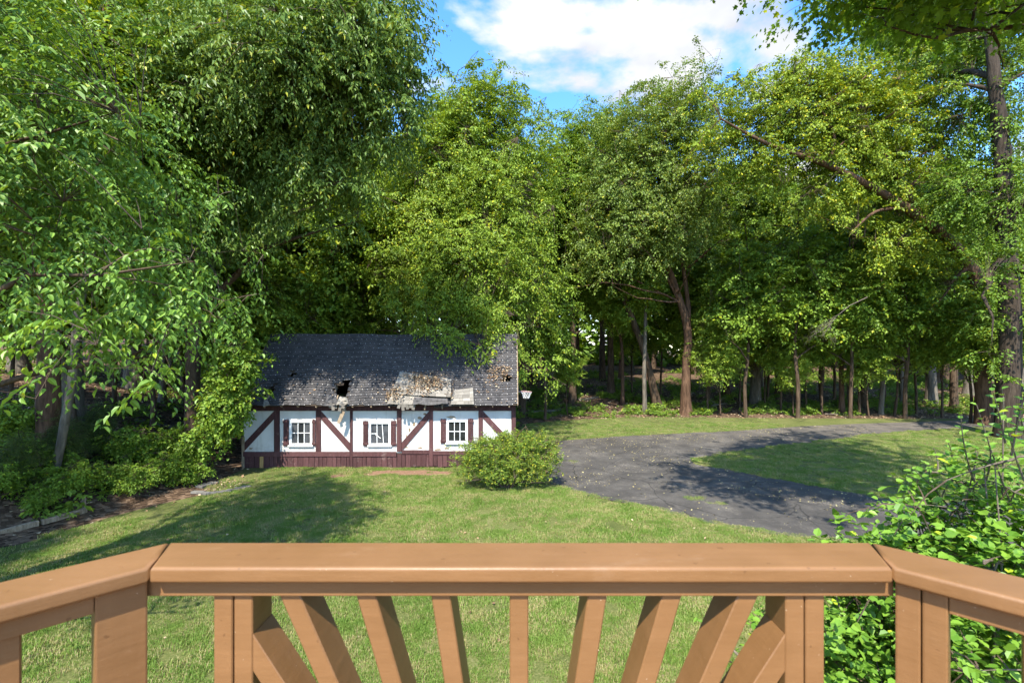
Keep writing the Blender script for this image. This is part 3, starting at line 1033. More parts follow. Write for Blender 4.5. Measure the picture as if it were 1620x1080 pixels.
# slipped sheets of older, paler shingles lying on the failed part
def slipped(name, quad, rows, cols, lift0, lift1, th=0.022, mat='shingle_worn', curl=0.0):
    """quad in photo pixels (lower left, lower right, upper right, upper left) on the roof plane"""
    q = [roof_uv(*p) for p in quad]
    V_, F_, A_ = [], [], []
    rr_ = random.Random(hash(name) % 1000 + rows)

    def pt(s, t, l):
        x_ = (q[0][0] * (1 - s) + q[1][0] * s) * (1 - t) + (q[3][0] * (1 - s) + q[2][0] * s) * t
        v_ = (q[0][1] * (1 - s) + q[1][1] * s) * (1 - t) + (q[3][1] * (1 - s) + q[2][1] * s) * t
        return roof_pt(x_, v_, 0) - rn_ * min(0, sag(x_, v_)) * 0.8 + rn_ * (l + lift0 * (1 - t) + lift1 * t + curl * math.sin(s * 9 + t * 3) * (1 - t))
    for r_ in range(rows):
        c0 = 0.0
        while c0 < 1:
            c1 = min(1.0, c0 + rr_.uniform(0.6, 1.4) / cols)
            t0, t1 = r_ / rows, min(1, (r_ + 1.15) / rows)
            a, b_, c, d = pt(c0 + 0.003, t0, th + 0.012), pt(c1 - 0.003, t0, th + 0.012), pt(c1 - 0.003, t1, th), pt(c0 + 0.003, t1, th)
            n0 = len(V_)
            V_ += [a, b_, c, d] + [p - rn_ * th for p in (a, b_, c, d)]
            F_ += [(n0, n0 + 1, n0 + 2, n0 + 3), (n0 + 4, n0 + 5, n0 + 1, n0), (n0 + 4, n0 + 7, n0 + 6, n0 + 5), (n0 + 5, n0 + 6, n0 + 2, n0 + 1), (n0 + 7, n0 + 4, n0, n0 + 3), (n0 + 6, n0 + 7, n0 + 3, n0 + 2)]
            A_ += [0.75 * rr_.random() + 0.25 * (r_ % 2)] * 6
            c0 = c1
    me = fast_mesh(name, np.array([tuple(v) for v in V_]), [np.array(F_, dtype=np.int32)], None, [np.array(A_)])
    o = cpart(name, me, MATS[mat], roof)
    return o


o_ = slipped('slipped_sheet', [(620, 626), (714.5, 631.5), (714, 600.5), (633, 588.5)], 6, 7, 0.12, 0.04)
o_['label'] = 'large pale sheet of slipped shingles littered with leaves'
o_ = slipped('slipped_sheet', [(713, 641.5), (750, 641.5), (748.5, 614.5), (718, 618.5)], 5, 4, 0.06, 0.05)
slipped('slipped_sheet', [(612, 641), (662, 641), (668, 627), (621, 626)], 2, 8, 0.05, 0.06, curl=0.015)
slipped('curled_felt', [(653, 643), (709, 642), (709, 634), (656, 631)], 2, 5, 0.10, 0.14, 0.02, 'dark_felt', 0.05)
slipped('torn_shingles', [(512, 643), (534, 643), (533, 630), (519, 626)], 3, 4, 0.03, 0.02, 0.02, 'dark_felt', 0.06)
slipped('torn_shingles', [(532, 643), (553, 642), (549, 629), (538, 627)], 2, 3, 0.05, 0.02, 0.02, 'shingle_worn', 0.08)
slipped('torn_shingles', [(417, 644), (428, 641), (424, 634), (418, 632)], 2, 2, 0.02, 0.02, 0.02, 'shingle_worn', 0.03)
# tabs dangling off the eave
for i, (xp, ln) in enumerate(((527, 9), (531, 6), (539, 10), (544, 6), (632, 6), (637, 9), (644, 7), (650, 5), (655, 8), (640, 4), (523, 5))):
    a = px(xp, 640, DW - 0.42)
    M = Matrix.Translation(a) @ Matrix.Rotation(R.uniform(-0.25, 0.25), 4, 'Y') @ Matrix.Rotation(R.uniform(-0.5, 0.1), 4, 'X')
    cpart('dangling_shingle', box_mesh('dangling_shingle', -0.055, 0.055, -0.004, 0.004, -ln / S, 0.05, M), MATS['shingle_worn'], roof)
# splintered board hanging from the eave
a = px(546.5, 640, DW - 0.34)
M = Matrix.Translation(a) @ Matrix.Rotation(math.radians(16), 4, 'Y') @ Matrix.Rotation(math.radians(-6), 4, 'X')
bm = bmesh.new()
pts = [(-0.06, 0.02), (0.045, 0.02), (0.06, -0.35), (0.035, -0.62), (-0.01, -0.75), (-0.05, -0.70), (-0.075, -0.74), (-0.10, -0.66), (-0.08, -0.40)]
me = prism_mesh('hanging_board', [(x_, 0, z_) for x_, z_ in pts], (0, 0.022, 0))
me.transform(M)
cpart('hanging_board', me, RAW, roof)
# scabs where the stucco has come away
rr = random.Random(8)
for cxp, cyp, w_, h_ in ((714, 659.5, 17, 5), (664, 661, 10, 6), (655, 671, 5, 8), (648, 680, 4, 7), (640, 707, 14, 4), (665, 708, 9, 4), (693, 711, 15, 3), (706, 709, 9, 3), (672, 655, 6, 5), (554, 708, 6, 5), (397, 709, 7, 3), (643, 690, 3, 6)):
    n_ = 11
    pts = []
    for i in range(n_):
        a = 2 * math.pi * i / n_
        k = rr.uniform(0.6, 1.1)
        pts.append((wx(cxp + math.cos(a) * w_ / 2 * k), DW - 0.006, wz(cyp + math.sin(a) * h_ / 2 * k)))
    cpart('stucco_scab', prism_mesh('stucco_scab', pts, (0, 0.007, 0)), MATS['raw_wood'])

# ------------------------------------------------------------------ basketball hoop on the gable end
hx, hy, hz = X1 + 0.065, 19.2, H - (621 - HZ) / F * 18.9
hoop = thing('basketball_hoop', 'rusty basketball hoop with torn white net on the cottage gable end', 'basketball hoop', (hx, hy, hz))
obj('backboard', box_mesh('backboard', 0.0, 0.022, -0.55, 0.55, -0.05, 0.85, None, 0.004), MATS['board_ply'], hoop)
obj('board_edge', box_mesh('board_edge', -0.004, 0.034, -0.585, -0.552, -0.05, 0.86, None, 0.004), MATS['yellow_paint'], hoop)


def tube(pts, radii, sides=6, closed=False, cap=True):
    """returns verts, quads for one tube (lists)"""
    n = len(pts)
    V_, F_ = [], []
    prev = None
    for i in range(n):
        p = Vector(pts[i])
        if closed:
            d = Vector(pts[(i + 1) % n]) - Vector(pts[i - 1])
        else:
            d = Vector(pts[min(i + 1, n - 1)]) - Vector(pts[max(i - 1, 0)])
        d.normalize()
        if prev is None:
            prev = d.orthogonal().normalized()
        u = (prev - d * prev.dot(d)).normalized()
        prev = u
        w = d.cross(u)
        for k in range(sides):
            a = 2 * math.pi * k / sides
            V_.append(p + (u * math.cos(a) + w * math.sin(a)) * radii[i])
    m = n if closed else n - 1
    for i in range(m):
        for k in range(sides):
            F_.append((i * sides + k, i * sides + (k + 1) % sides, ((i + 1) % n) * sides + (k + 1) % sides, ((i + 1) % n) * sides + k))
    return V_, F_


rc = Vector((0.022 + 0.12 + 0.225, 0, 0.02))
ring = [rc + Vector((0.225 * math.cos(2 * math.pi * i / 24), 0.225 * math.sin(2 * math.pi * i / 24), -0.02 * math.cos(2 * math.pi * i / 24))) for i in range(24)]
V_, F_ = tube(ring, [0.013] * 24, 6, True)
obj('rim', pydata('rim', V_, F_, True), MATS['rim_paint'], hoop)
bm = bmesh.new()
bm_box(bm, 0.022, 0.15, -0.07, 0.07, 0.0, 0.03)
bm_box(bm, 0.022, 0.04, -0.08, 0.08, -0.12, 0.05)
obj('bracket', bm_mesh('bracket', bm), MATS['rim_paint'], hoop)
V_, F_ = [], []
for i in range(12):
    for sgn in (1, -1):
        P_ = []
        for k in range(6):
            t = k / 5
            a = 2 * math.pi * (i + sgn * t * 1.6) / 12
            rad = 0.222 - 0.105 * math.sin(t * 1.4)
            P_.append(rc + Vector((rad * math.cos(a), rad * math.sin(a), -0.01 - 0.26 * t)))
        v, f = tube(P_, [0.0065] * 6, 3)
        o0 = len(V_)
        V_ += v; F_ += [tuple(q + o0 for q in ff) for ff in f]
obj('net', pydata('net', V_, F_), MATS['net_cord'], hoop)

# ------------------------------------------------------------------ plants: generators
def unit(a):
    return a / (np.linalg.norm(a, axis=-1, keepdims=True) + 1e-9)


def leaf_geo(rng, base, axis, normal, length, ratio, lod, curl=0.15):
    """leaf blades as folded faces; returns verts, list of face arrays, list of per-face random values"""
    N = len(base)
    axis = unit(axis)
    normal = unit(normal - axis * np.sum(axis * normal, -1, keepdims=True))
    side = np.cross(normal, axis)
    L = length[:, None]
    W = L * ratio
    v = rng.random(N)

    def P(t, s, h):
        return base + axis * L * t + side * W * s + normal * L * h
    if lod == 0:
        V = np.stack([P(0, 0, 0), P(.45, .5, .10), P(1, 0, -curl), P(.45, -.5, .10)], 1)
        T = np.array([[0, 1, 2], [0, 2, 3]])
    elif lod == 1:
        V = np.stack([P(0, 0, 0), P(.22, .42, .08), P(.60, .42, .05), P(1, 0, -curl), P(.60, -.42, .05), P(.22, -.42, .08)], 1)
        T = np.array([[0, 1, 2], [0, 2, 3], [0, 3, 4], [0, 4, 5]])
    else:
        o = [(0, 0), (.12, .46), (.36, .30), (.60, .60), (.62, .22), (1, 0), (.62, -.22), (.60, -.60), (.36, -.30), (.12, -.46)]
        V = np.stack([P(t, s, .05 * abs(s) * 2 - curl * t * t) for t, s in o], 1)
        T = np.array([[0, 1, 2], [0, 2, 4], [2, 3, 4], [0, 4, 5], [0, 5, 6], [6, 7, 8], [0, 6, 8], [0, 8, 9]])
    k = V.shape[1]
    Fc = (T[None] + (np.arange(N) * k)[:, None, None]).reshape(-1, 3)
    return V.reshape(-1, 3), Fc.astype(np.int32), np.repeat(v, len(T))


def spray_leaves(rng, C, O, size, m, k, ll, ratio, droop=0.3, flat=0.25, up=1.0, lod=0, spread=1.25, stiff=0.35, curl=0.15, nvar=0.42):
    n = len(C)
    O = unit(O)
    Oh = O.copy(); Oh[:, 2] *= 0.6
    Oh = unit(Oh + 1e-6)
    phi = rng.uniform(-spread, spread, (n, m))
    c, s = np.cos(phi), np.sin(phi)
    d = np.stack([Oh[:, None, 0] * c - Oh[:, None, 1] * s, Oh[:, None, 0] * s + Oh[:, None, 1] * c, Oh[:, None, 2] + rng.normal(0, flat, (n, m))], -1)
    d = unit(d)
    Ls = size * rng.uniform(0.55, 1.25, (n, m))
    st = C[:, None] - O[:, None] * size * 0.3 + rng.normal(0, size * 0.10, (n, m, 3))
    t = (np.arange(k) + 0.6) / k
    T = t[None, None, :, None]
    p = st[:, :, None] + d[:, :, None] * (Ls[:, :, None, None] * T)
    p[..., 2] -= droop * Ls[:, :, None] * t[None, None] ** 1.7
    dd = np.broadcast_to(d[:, :, None], p.shape).copy()
    dd[..., 2] -= droop * 1.4 * t[None, None]
    dd = unit(dd)
    upv = np.zeros_like(dd); upv[..., 2] = 1
    sd_ = unit(np.cross(upv, dd) + 1e-6) * np.where(np.arange(k) % 2 == 0, 1, -1)[None, None, :, None]
    ax = dd * 0.55 + sd_ * 0.8 + rng.normal(0, stiff, p.shape)
    ax[..., 2] -= 0.25 + droop * 0.4
    nm = upv * up + rng.normal(0, nvar, p.shape) + O[:, None, None] * 0.35
    p = p + sd_ * ll * 0.12
    N = n * m * k
    ln = ll * rng.uniform(0.45, 1.25, N) * np.repeat(rng.uniform(0.8, 1.2, n), m * k)
    return leaf_geo(rng, p.reshape(-1, 3), ax.reshape(-1, 3), nm.reshape(-1, 3), ln, ratio, lod, curl)


class Wood:
    """collects branch tubes"""

    def __init__(self, seed=0):
        self.V, self.F = [], []
        self.n = 0
        self.seed = seed

    def add(self, pts, radii, sides=5, rough=0.0):
        pts = [Vector(p) for p in pts]
        v, f = tube(pts, radii, sides)
        if rough:
            v = [q + (q - pts[i // sides]) * (mnoise.noise((q.x * 3.1 + self.seed, q.y * 3.1, q.z * 0.9)) * rough) for i, q in enumerate(v)]
        self.V += v
        self.F += [(a + self.n, b_ + self.n, c + self.n, d + self.n) for a, b_, c, d in f]
        self.n += len(v)

    def arrays(self):
        return np.array([tuple(v) for v in self.V]), np.array(self.F, dtype=np.int32)


def cat(pts, n):
    """resample control points (x, y, z, r) with a Catmull-Rom curve"""
    out = []
    m = len(pts)
    A = [Vector(p) for p in pts]
    for i in range(m - 1):
        p0, p1, p2, p3 = (A[min(max(i + k - 1, 0), m - 1)] for k in range(4))
        for j in range(n):
            t = j / n
            out.append(0.5 * ((2 * p1) + (p2 - p0) * t + (2 * p0 - 5 * p1 + 4 * p2 - p3) * t * t + (3 * p1 - p0 - 3 * p2 + p3) * t ** 3))
    out.append(A[-1])
    return out


def bez(a, c, b_, n):
    return [a * (1 - t) ** 2 + c * 2 * t * (1 - t) + b_ * t * t for t in [i / n for i in range(n + 1)]]


def grow(name, seed, trunk, blobs, nl=12, nsec=60, nsp=600, size=0.6, m=6, k=8, ll=0.15, ratio=0.62, droop=0.3, flat=0.25, lod=0,
         limbs=(), clump=0.55, zmin=2.0, bark='bark_brown', leaf='leaf_mid', sides=10, twigs=True, up=1.0, spread=1.25, upbias=0.0, curl=0.15, flare=0.5, shell=0.2, limb_r=1.0, stiff=0.35, nvar=0.42):
    """one tree or shrub in its own coordinates: trunk mesh (stem and limbs) and crown mesh (twigs and leaves).
    trunk: [(x,y,z,r)...]; blobs: [(x,y,z,rx,ry,rz)]; limbs: explicit limb paths [(x,y,z,r)...]"""
    rng = np.random.default_rng(seed)
    W = Wood(seed)
    ctrl = [Vector((p[0], p[1], p[2])) for p in trunk]
    path = cat([tuple(p) for p in ctrl], 6)
    rad = []
    for i in range(len(path)):
        q = i / 6
        a = int(min(q, len(trunk) - 2)); f_ = q - a
        rad.append(trunk[a][3] * (1 - f_) + trunk[a + 1][3] * f_)
    rad = [r_ * (1 + flare * math.exp(-max(0.0, p.z) / (2.2 * trunk[0][3] + 0.01))) for r_, p in zip(rad, path)]
    path[0] = path[0] - Vector((0, 0, 0.3))
    W.add(path, rad, sides, 0.22)
    host = [(p, r_) for p, r_ in zip(path, rad)]
    for lb_ in limbs:
        lp = cat([tuple(p[:3]) for p in lb_], 5)
        lr = []
        for i in range(len(lp)):
            q = i / 5
            a = int(min(q, len(lb_) - 2)); f_ = q - a
            lr.append(lb_[a][3] * (1 - f_) + lb_[a + 1][3] * f_)
        W.add(lp, lr, max(6, sides - 3), 0.18)
        host += [(p, r_) for p, r_ in zip(lp, lr)]
    # sample the crown
    B = np.array([b_[:6] for b_ in blobs], dtype=float)
    vol = np.prod(B[:, 3:], 1) ** 0.8
    vol = vol * np.array([b_[6] if len(b_) > 6 else 1.0 for b_ in blobs])

    def sample(n, shell=shell):
        c = rng.choice(len(B), n, p=vol / vol.sum())
        d = unit(rng.normal(size=(n, 3)))
        rr_ = rng.random(n) ** shell
        return B[c, :3] + d * rr_[:, None] * B[c, 3:]
    sec = sample(nsec, 0.3)
    # limb ends by farthest-point picking
    pick = [int(rng.integers(nsec))]
    dist = np.linalg.norm(sec - sec[pick[0]], axis=1)
    for _ in range(min(nl, nsec) - 1):
        j = int(np.argmax(dist)); pick.append(j)
        dist = np.minimum(dist, np.linalg.norm(sec - sec[j], axis=1))
    limb_pts = []
    HP = np.array([tuple(p) for p, r_ in host]); HR = np.array([r_ for p, r_ in host])
    for j in pick:
        e = Vector(sec[j])
        dh = np.linalg.norm(HP[:, :2] - sec[j][:2], axis=1)
        want = sec[j][2] - 0.55 * dh
        cost = np.abs(HP[:, 2] - np.maximum(want, zmin)) + 0.55 * dh
        cost[HP[:, 2] < zmin * 0.8] += 50
        h_ = int(np.argmin(cost))
        s_ = Vector(HP[h_]); L_ = (e - s_).length
        mid = s_ + (e - s_) * 0.5 + Vector((rng.normal(0, .08), rng.normal(0, .08), 0.10 + 0.08 * rng.normal())) * L_
        P_ = bez(s_, mid, e, 6)
        P_ = [p + Vector(rng.normal(0, 0.015, 3)) * L_ * (0 if i in (0, 6) else 1) for i, p in enumerate(P_)]
        r0 = limb_r * min(HR[h_] * 0.6, 0.02 + 0.016 * L_ + 0.2 * HR[h_])
        R_ = [r0 * (1 - i / 6) ** 0.85 + 0.007 for i in range(7)]
        W.add(P_, R_, 6, 0.1)
        limb_pts += [(p, r_) for p, r_ in zip(P_[1:], R_[1:])]
    LP = np.array([tuple(p) for p, r_ in limb_pts]); LR = np.array([r_ for p, r_ in limb_pts])
    sec_pts = []
    AP, AR = LP.copy(), LR.copy()
    order = np.argsort([np.min(np.linalg.norm(LP - q, axis=1)) for q in sec])
    for j in order:
        d2 = np.linalg.norm(AP - sec[j], axis=1) + np.where(AP[:, 2] > sec[j][2] + 0.3, 0.8, 0)
        h_ = int(np.argmin(d2))
        s_, e = Vector(AP[h_]), Vector(sec[j])
        L_ = (e - s_).length
        if L_ > 0.15:
            mid = s_ + (e - s_) * 0.5 + Vector((rng.normal(0, .10), rng.normal(0, .10), 0.10 + rng.normal(0, .06))) * L_
            P_ = bez(s_, mid, e, 4)
            r0 = max(min(AR[h_] * 0.75, 0.010 + 0.010 * L_), 0.005)
            W.add(P_, [r0, r0 * 0.8, r0 * 0.65, r0 * 0.5, r0 * 0.3 + 0.002], 4)
            new = [tuple(p) for p in P_[1:]]
            sec_pts += new
            AP = np.concatenate([AP, np.array(new)]); AR = np.concatenate([AR, [r0 * 0.8, r0 * 0.65, r0 * 0.5, r0 * 0.4]])
        else:
            sec_pts.append(tuple(e))
    # sprays gathered round the secondary ends
    own = rng.integers(0, nsec, nsp)
    sp0 = sample(nsp)
    sp = sp0 * (1 - clump) + (sec[own] + rng.normal(0, 0.45, (nsp, 3)) * np.array([1, 1, 0.55]) * max(size, 0.3) * 1.6) * clump
    dsec = None
    # direction from nearest secondary point
    SPt = np.array(sec_pts)
    O = np.zeros((nsp, 3))
    near = np.zeros(nsp, dtype=int)
    for a in range(0, nsp, 200):
        dd = np.linalg.norm(SPt[None] - sp[a:a + 200, None], axis=2)
        near[a:a + 200] = np.argmin(dd, 1)
    O = sp - SPt[near]
    ctr = np.array([0, 0, 0]) + np.average(B[:, :3], axis=0, weights=vol)
    O = unit(O) * 0.7 + unit(sp - ctr) * 0.5 + rng.normal(0, 0.25, (nsp, 3))
    O[:, 2] += upbias
    T = Wood(seed + 1)
    if twigs:
        for i in range(nsp):
            s_, e = Vector(SPt[near[i]]), Vector(sp[i])
            L_ = (e - s_).length
            if 0.1 < L_ < 3.5:
                mid = s_ + (e - s_) * 0.5 + Vector((0, 0, 0.08 * L_))
                T.add([s_, mid, e], [0.004 + 0.006 * min(L_, 1.2), 0.004 + 0.002 * min(L_, 1.2), 0.002], 3)
    LV, LF, LA = spray_leaves(rng, sp, O, size, m, k, ll, ratio, droop, flat, up, lod, spread, stiff, curl, nvar)
    wv, wf = W.arrays()
    trunk_me = fast_mesh('trunk', wv, [wf], smooth=[True])
    trunk_me.materials.append(MATS[bark])
    if T.n:
        tv, tf = T.arrays()
        V = np.concatenate([tv, LV]); fl = [tf, LF + len(tv)]
        crown_me = fast_mesh('crown', V, fl, [1, 0], [np.zeros(len(tf)), LA])
    else:
        crown_me = fast_mesh('crown', LV, [LF], None, [LA])
    crown_me.materials.append(MATS[leaf])
    crown_me.materials.append(MATS['bark_twig'])
    return trunk_me, crown_me


NTRI = [0]


def plant(name, label, cat_, loc, meshes, rot=0.0, scale=1.0, group=None, part=('trunk', 'crown')):
    o = thing(name, label, cat_, loc, group)
    o.rotation_euler = (0, 0, rot)
    o.scale = (scale, scale, scale) if not isinstance(scale, tuple) else scale
    for n_, me in zip(part, meshes):
        obj(n_, me, None, o)
    return o


def rel(base, pts):
    """world points (Vector + extras) -> coordinates relative to base"""
    out = []
    for p in pts:
        v = p[0] - Vector(base) if isinstance(p[0], Vector) else None
        out.append((v.x, v.y, v.z, *p[1:]))
    return out


# ------------------------------------------------------------------ trees that stand out in the photograph
# big-leaved tree beside the deck, its branches reaching into view
base = (-11.2, 5.2, tz(-11.2, 5.2))
blobs = rel(base, [(px(110, 470, 6.6), 2.1, 1.5, 1.35, 1.3), (px(300, 420, 8.6), 1.75, 1.4, 1.5, 1.3), (px(80, 290, 7.6), 2.3, 1.7, 1.6, 1.2), (px(50, 640, 5.3), 1.35, 0.9, 0.62, 1.2),
                   (px(170, 640, 5.6), 0.75, 0.7, 0.5, 1.2), (px(160, 150, 9.0), 1.9, 1.5, 1.2, 1.1), (px(350, 520, 9.0), 1.2, 1.0, 0.9, 1.2), (px(40, 120, 9.0), 2.2, 1.6, 1.8),
                   (Vector((-9.6, 3.2, 9.6)), 3.0, 3.2, 2.6, 0.42), (Vector((-9.0, 6.0, 12.0)), 3.2, 3.0, 2.2, 0.42)])
me = grow('linden', 21, [(0, 0, 0, .30), (0.2, 0.1, 3, .26), (0.6, 0.3, 6, .22), (1.0, 0.5, 9, .16), (1.4, 0.6, 12.5, .06)], blobs, nl=26, nsec=150, nsp=1000, size=0.80, m=3, k=13, ll=0.112, ratio=0.52, stiff=0.16, nvar=0.28, spread=0.8, limb_r=0.42,
          droop=0.55, flat=0.22, lod=1, bark='bark_brown', leaf='leaf_linden', zmin=2.4, clump=0.5, curl=0.22, up=0.9)
plant('linden_tree', 'near tree with large pale-edged leaves hanging into view beside the deck railing', 'tree', base, me)

# the lacy tree whose drooping sprays hang over the cottage
base = (-11.6, 17.2, tz(-11.6, 17.2))
blobs = rel(base, [(px(560, 40, 14), 2.3, 2.0, 2.2, 1.7), (px(608, 185, 14.5), 1.4, 1.5, 1.7, 2.0), (px(470, 170, 15), 2.0, 2.0, 1.9, 1.1), (px(540, 300, 15), 1.2, 1.2, 1.25, 1.1),
                   (px(630, 60, 14.2), 1.0, 1.3, 1.5, 2.2), (px(360, 60, 15.5), 3.0, 2.6, 2.8), (px(360, 230, 16), 2.2, 2.0, 2.2), (px(300, 400, 16.5), 2.2, 1.8, 2.0, .8), (Vector((-8.8, 13.3, 12.4)), 2.1, 1.7, 1.3, 1.3), (Vector((-6.4, 13.0, 12.8)), 1.4, 1.2, .9, 1.0)])
me = grow('elm', 22, [(0, 0, 0, .27), (0.1, -0.1, 4, .24), (0.5, -0.6, 8, .22), (1.4, -1.2, 12, .17), (2.8, -2.0, 16, .10), (3.6, -2.4, 19, .05)], blobs, nl=22, nsec=150, nsp=2000, size=0.85, m=4, k=13, ll=0.17, ratio=0.42,
          droop=0.62, flat=0.25, bark='bark_brown', leaf='leaf_elm', zmin=5.0, clump=0.74, curl=0.25,
          limbs=[rel(base, [(px(395, 215, 16), .15), (px(450, 135, 15), .12), (px(505, 88, 14.5), .085), (px(545, 95, 14.2), .055), (px(600, 110, 14), .02)]),
                 rel(base, [(px(330, 230, 16.2), .14), (px(440, 190, 15.2), .10), (px(520, 150, 14.7), .06), (px(590, 190, 14.5), .02)])])
plant('elm_tree', 'tall tree with lacy drooping sprays hanging high above the cottage roof', 'tree', base, me)

# feathery tree behind the cottage
base = (-2.5, 25.4, 0.0)
blobs = rel(base, [(px(760, 140, 24.5), 2.7, 2.4, 1.6, 1.7), (px(720, 190, 24.0), 2.3, 2.0, 1.8, 1.5), (px(820, 190, 24.5), 2.0, 2.0, 1.8, 1.2), (px(672, 230, 24.5), 2.0, 2.3, 2.2), (px(800, 235, 24.5), 1.7, 2.2, 1.8), (px(860, 330, 24), 1.7, 2.2, 2.3), (px(770, 430, 22.8), 2.6, 2.2, 1.7, 1.2), (px(640, 330, 24), 1.9, 2.2, 2.2),
                   (px(640, 450, 23), 2.2, 2.0, 1.7, 1.1), (px(705, 525, 21.6), 1.6, 1.4, 0.75, 1.3), (px(840, 505, 21.6), 1.55, 1.6, 1.6, 1.2), (px(866, 592, 22.2), 1.2, 1.2, 0.8), (px(612, 520, 22), 1.3, 1.3, 0.8, 1.1),
                   (px(735, 540, 19.1), 1.05, 0.7, 0.42, 8.0), (px(778, 564, 18.7), 0.48, 0.4, 0.28, 10.0), (px(690, 522, 19.7), 1.0, 0.7, 0.40, 7.0), (px(620, 520, 20.2), .8, .7, .3, 4.0), (px(615, 250, 25.5), 2.3, 2.2, 2.8, .9), (px(590, 380, 25), 2.0, 2.2, 2.2, .9), (px(890, 270, 26), 1.8, 2.0, 2.0, .9), (px(720, 300, 26), 2.8, 2.0, 3.0, .6)])
me = grow('locust', 23, [(0, 0, 0, .26), (-.1, -.1, 4, .22), (-.3, -.3, 7.2, .19), (-1.0, -.7, 10.2, .14), (-1.3, -.8, 13, .09), (-1.1, -.8, 17.3, .03)], blobs, nl=28, nsec=210, nsp=3400, size=0.74, m=5, k=9, ll=0.158, ratio=0.54,
          droop=0.5, flat=0.30, bark='bark_brown', leaf='leaf_bright', zmin=4.0, clump=0.62,
          limbs=[[(-.3, -.3, 7.0, .14), (.2, -.5, 9.2, .10), (.8, -.7, 12, .08), (1.2, -.8, 15.5, .03)], [(-.1, -.1, 6.0, .12), (1.2, -.8, 8.2, .09), (2.4, -1.2, 10.5, .05), (3.0, -1.4, 12.5, .02)],
                 [(-.1, -.1, 4.6, .12), (-1.4, -.9, 6.5, .08), (-2.8, -1.6, 8.6, .03)], [(0, 0, 3.6, .10), (.6, -2.4, 5.3, .07), (.9, -5.0, 5.2, .04), (1.2, -6.4, 4.7, .015)]])
plant('locust_tree', 'feathery bright green tree rising behind the cottage, its branches resting on the roof', 'tree', base, me)

# forked tree behind the driveway
base = (12.1, 33.0, 0.0)
blobs = rel(base, [(px(1000, 230, 31), 4.0, 3.5, 3.9), (px(1075, 150, 32), 3.9, 3.5, 2.9), (px(945, 360, 30), 2.7, 2.6, 2.4), (px(1075, 380, 31), 3.6, 3, 2.0), (px(930, 455, 29.5), 1.7, 1.8, 1.3), (px(1140, 300, 31), 3.0, 2.8, 2.4)])
me = grow('apple', 24, [(0, 0, 0, .34), (0, 0, 3, .28), (0.1, 0, 6.0, .27), (-0.9, -0.2, 9.2, .20), (-1.7, -0.4, 11.2, .15), (-2.0, -.6, 14.5, .08), (-2, -.6, 18, .03)], blobs, nl=22, nsec=170, nsp=2300, size=0.8, m=6, k=8, ll=0.165, ratio=0.62,
          droop=0.35, bark='bark_red', leaf='leaf_olive', zmin=8.0, clump=0.62,
          limbs=[[(0.1, 0, 5.6, .20), (0.2, .1, 7.5, .17), (-.1, .1, 10, .14), (-.4, .2, 13, .09), (0.2, 0, 17, .03)], [(-.4, -.1, 7.6, .11), (-1.4, -.2, 9.5, .09), (-2.8, -.3, 11, .05)]])
plant('forked_tree', 'tree with a reddish forked trunk and olive leaves behind the far driveway edge', 'tree', base, me)

# dark trunk leaning towards the cottage
base = (10.9, 35.5, tz(10.9, 35.5))
blobs = rel(base, [(px(930, 330, 34), 3.4, 3, 3.0), (px(890, 240, 35), 3.0, 3, 3.0), (px(980, 200, 36), 3, 3, 3.0)])
me = grow('leaner', 25, [(0, 0, 0, .30), (-.6, -.2, 2.6, .26), (-1.6, -.6, 5.5, .24), (-2.9, -1.0, 8.6, .22), (-3.8, -1.3, 10.6, .19), (-4.6, -1.4, 14, .10), (-4.6, -1.4, 18, .04)], blobs, nl=14, nsec=90, nsp=1100, size=0.85, m=6, k=8, ll=0.18, ratio=0.62,
          bark='bark_brown', leaf='leaf_mid', zmin=9.0)
plant('leaning_tree', 'tree with a dark trunk leaning towards the cottage, next to the forked tree', 'tree', base, me)

# arching tree with yellow-green crown
base = (28.5, 28.6, 0.0)
blobs = rel(base, [(px(1140, 185, 25.6), 2.2, 2.2, 2.1), (px(1245, 145, 26.1), 2.7, 2.5, 2.0), (px(1370, 190, 27.1), 2.8, 2.6, 2.6), (px(1240, 280, 26.1), 2.6, 2.2, 1.5), (px(1420, 285, 28.1), 2.5, 2.5, 2.0), (px(1480, 120, 28.1), 2.6, 2.6, 2.2), (px(1110, 250, 25.6), 1.6, 1.8, 1.5),
                   (px(1375, 395, 27.6), 2.3, 2.0, 1.0, .8), (px(1505, 470, 28.1), 1.9, 1.6, 1.1, .9), (px(1310, 100, 27.1), 2.4, 2.2, 1.4)])
me = grow('arching', 26, rel(base, [(Vector(base), .42), (px(1552, 560, 28.5), .36), (px(1545, 450, 28.4), .34), (px(1510, 390, 28.0), .32), (px(1455, 345, 27.4), .28), (px(1390, 302, 26.8), .20), (px(1300, 258, 26), .15), (px(1215, 228, 25.2), .10), (px(1140, 188, 24.6), .04)]),
          blobs, nl=22, nsec=160, nsp=2500, size=0.72, m=6, k=8, ll=0.165, ratio=0.62, droop=0.35, bark='bark_red', leaf='leaf_yellow', zmin=9.5, clump=0.66, flare=0.25,
          limbs=[rel(base, [(px(1462, 352, 27.5), .20), (px(1414, 270, 27.0), .14), (px(1364, 198, 26.5), .10), (px(1300, 148, 26), .06), (px(1250, 120, 25.8), .02)]),
                 rel(base, [(px(1310, 262, 26.1), .10), (px(1320, 215, 26), .07), (px(1290, 160, 25.6), .03)]),
                 rel(base, [(px(1430, 330, 27.1), .10), (px(1385, 335, 26.6), .08), (px(1345, 370, 26.2), .03)]),
                 rel(base, [(px(1405, 262, 26.9), .08), (px(1450, 250, 27), .05), (px(1500, 215, 27), .02)])])
plant('arching_tree', 'tree with a thick arching trunk and a yellow-green crown over the end of the driveway', 'tree', base, me)

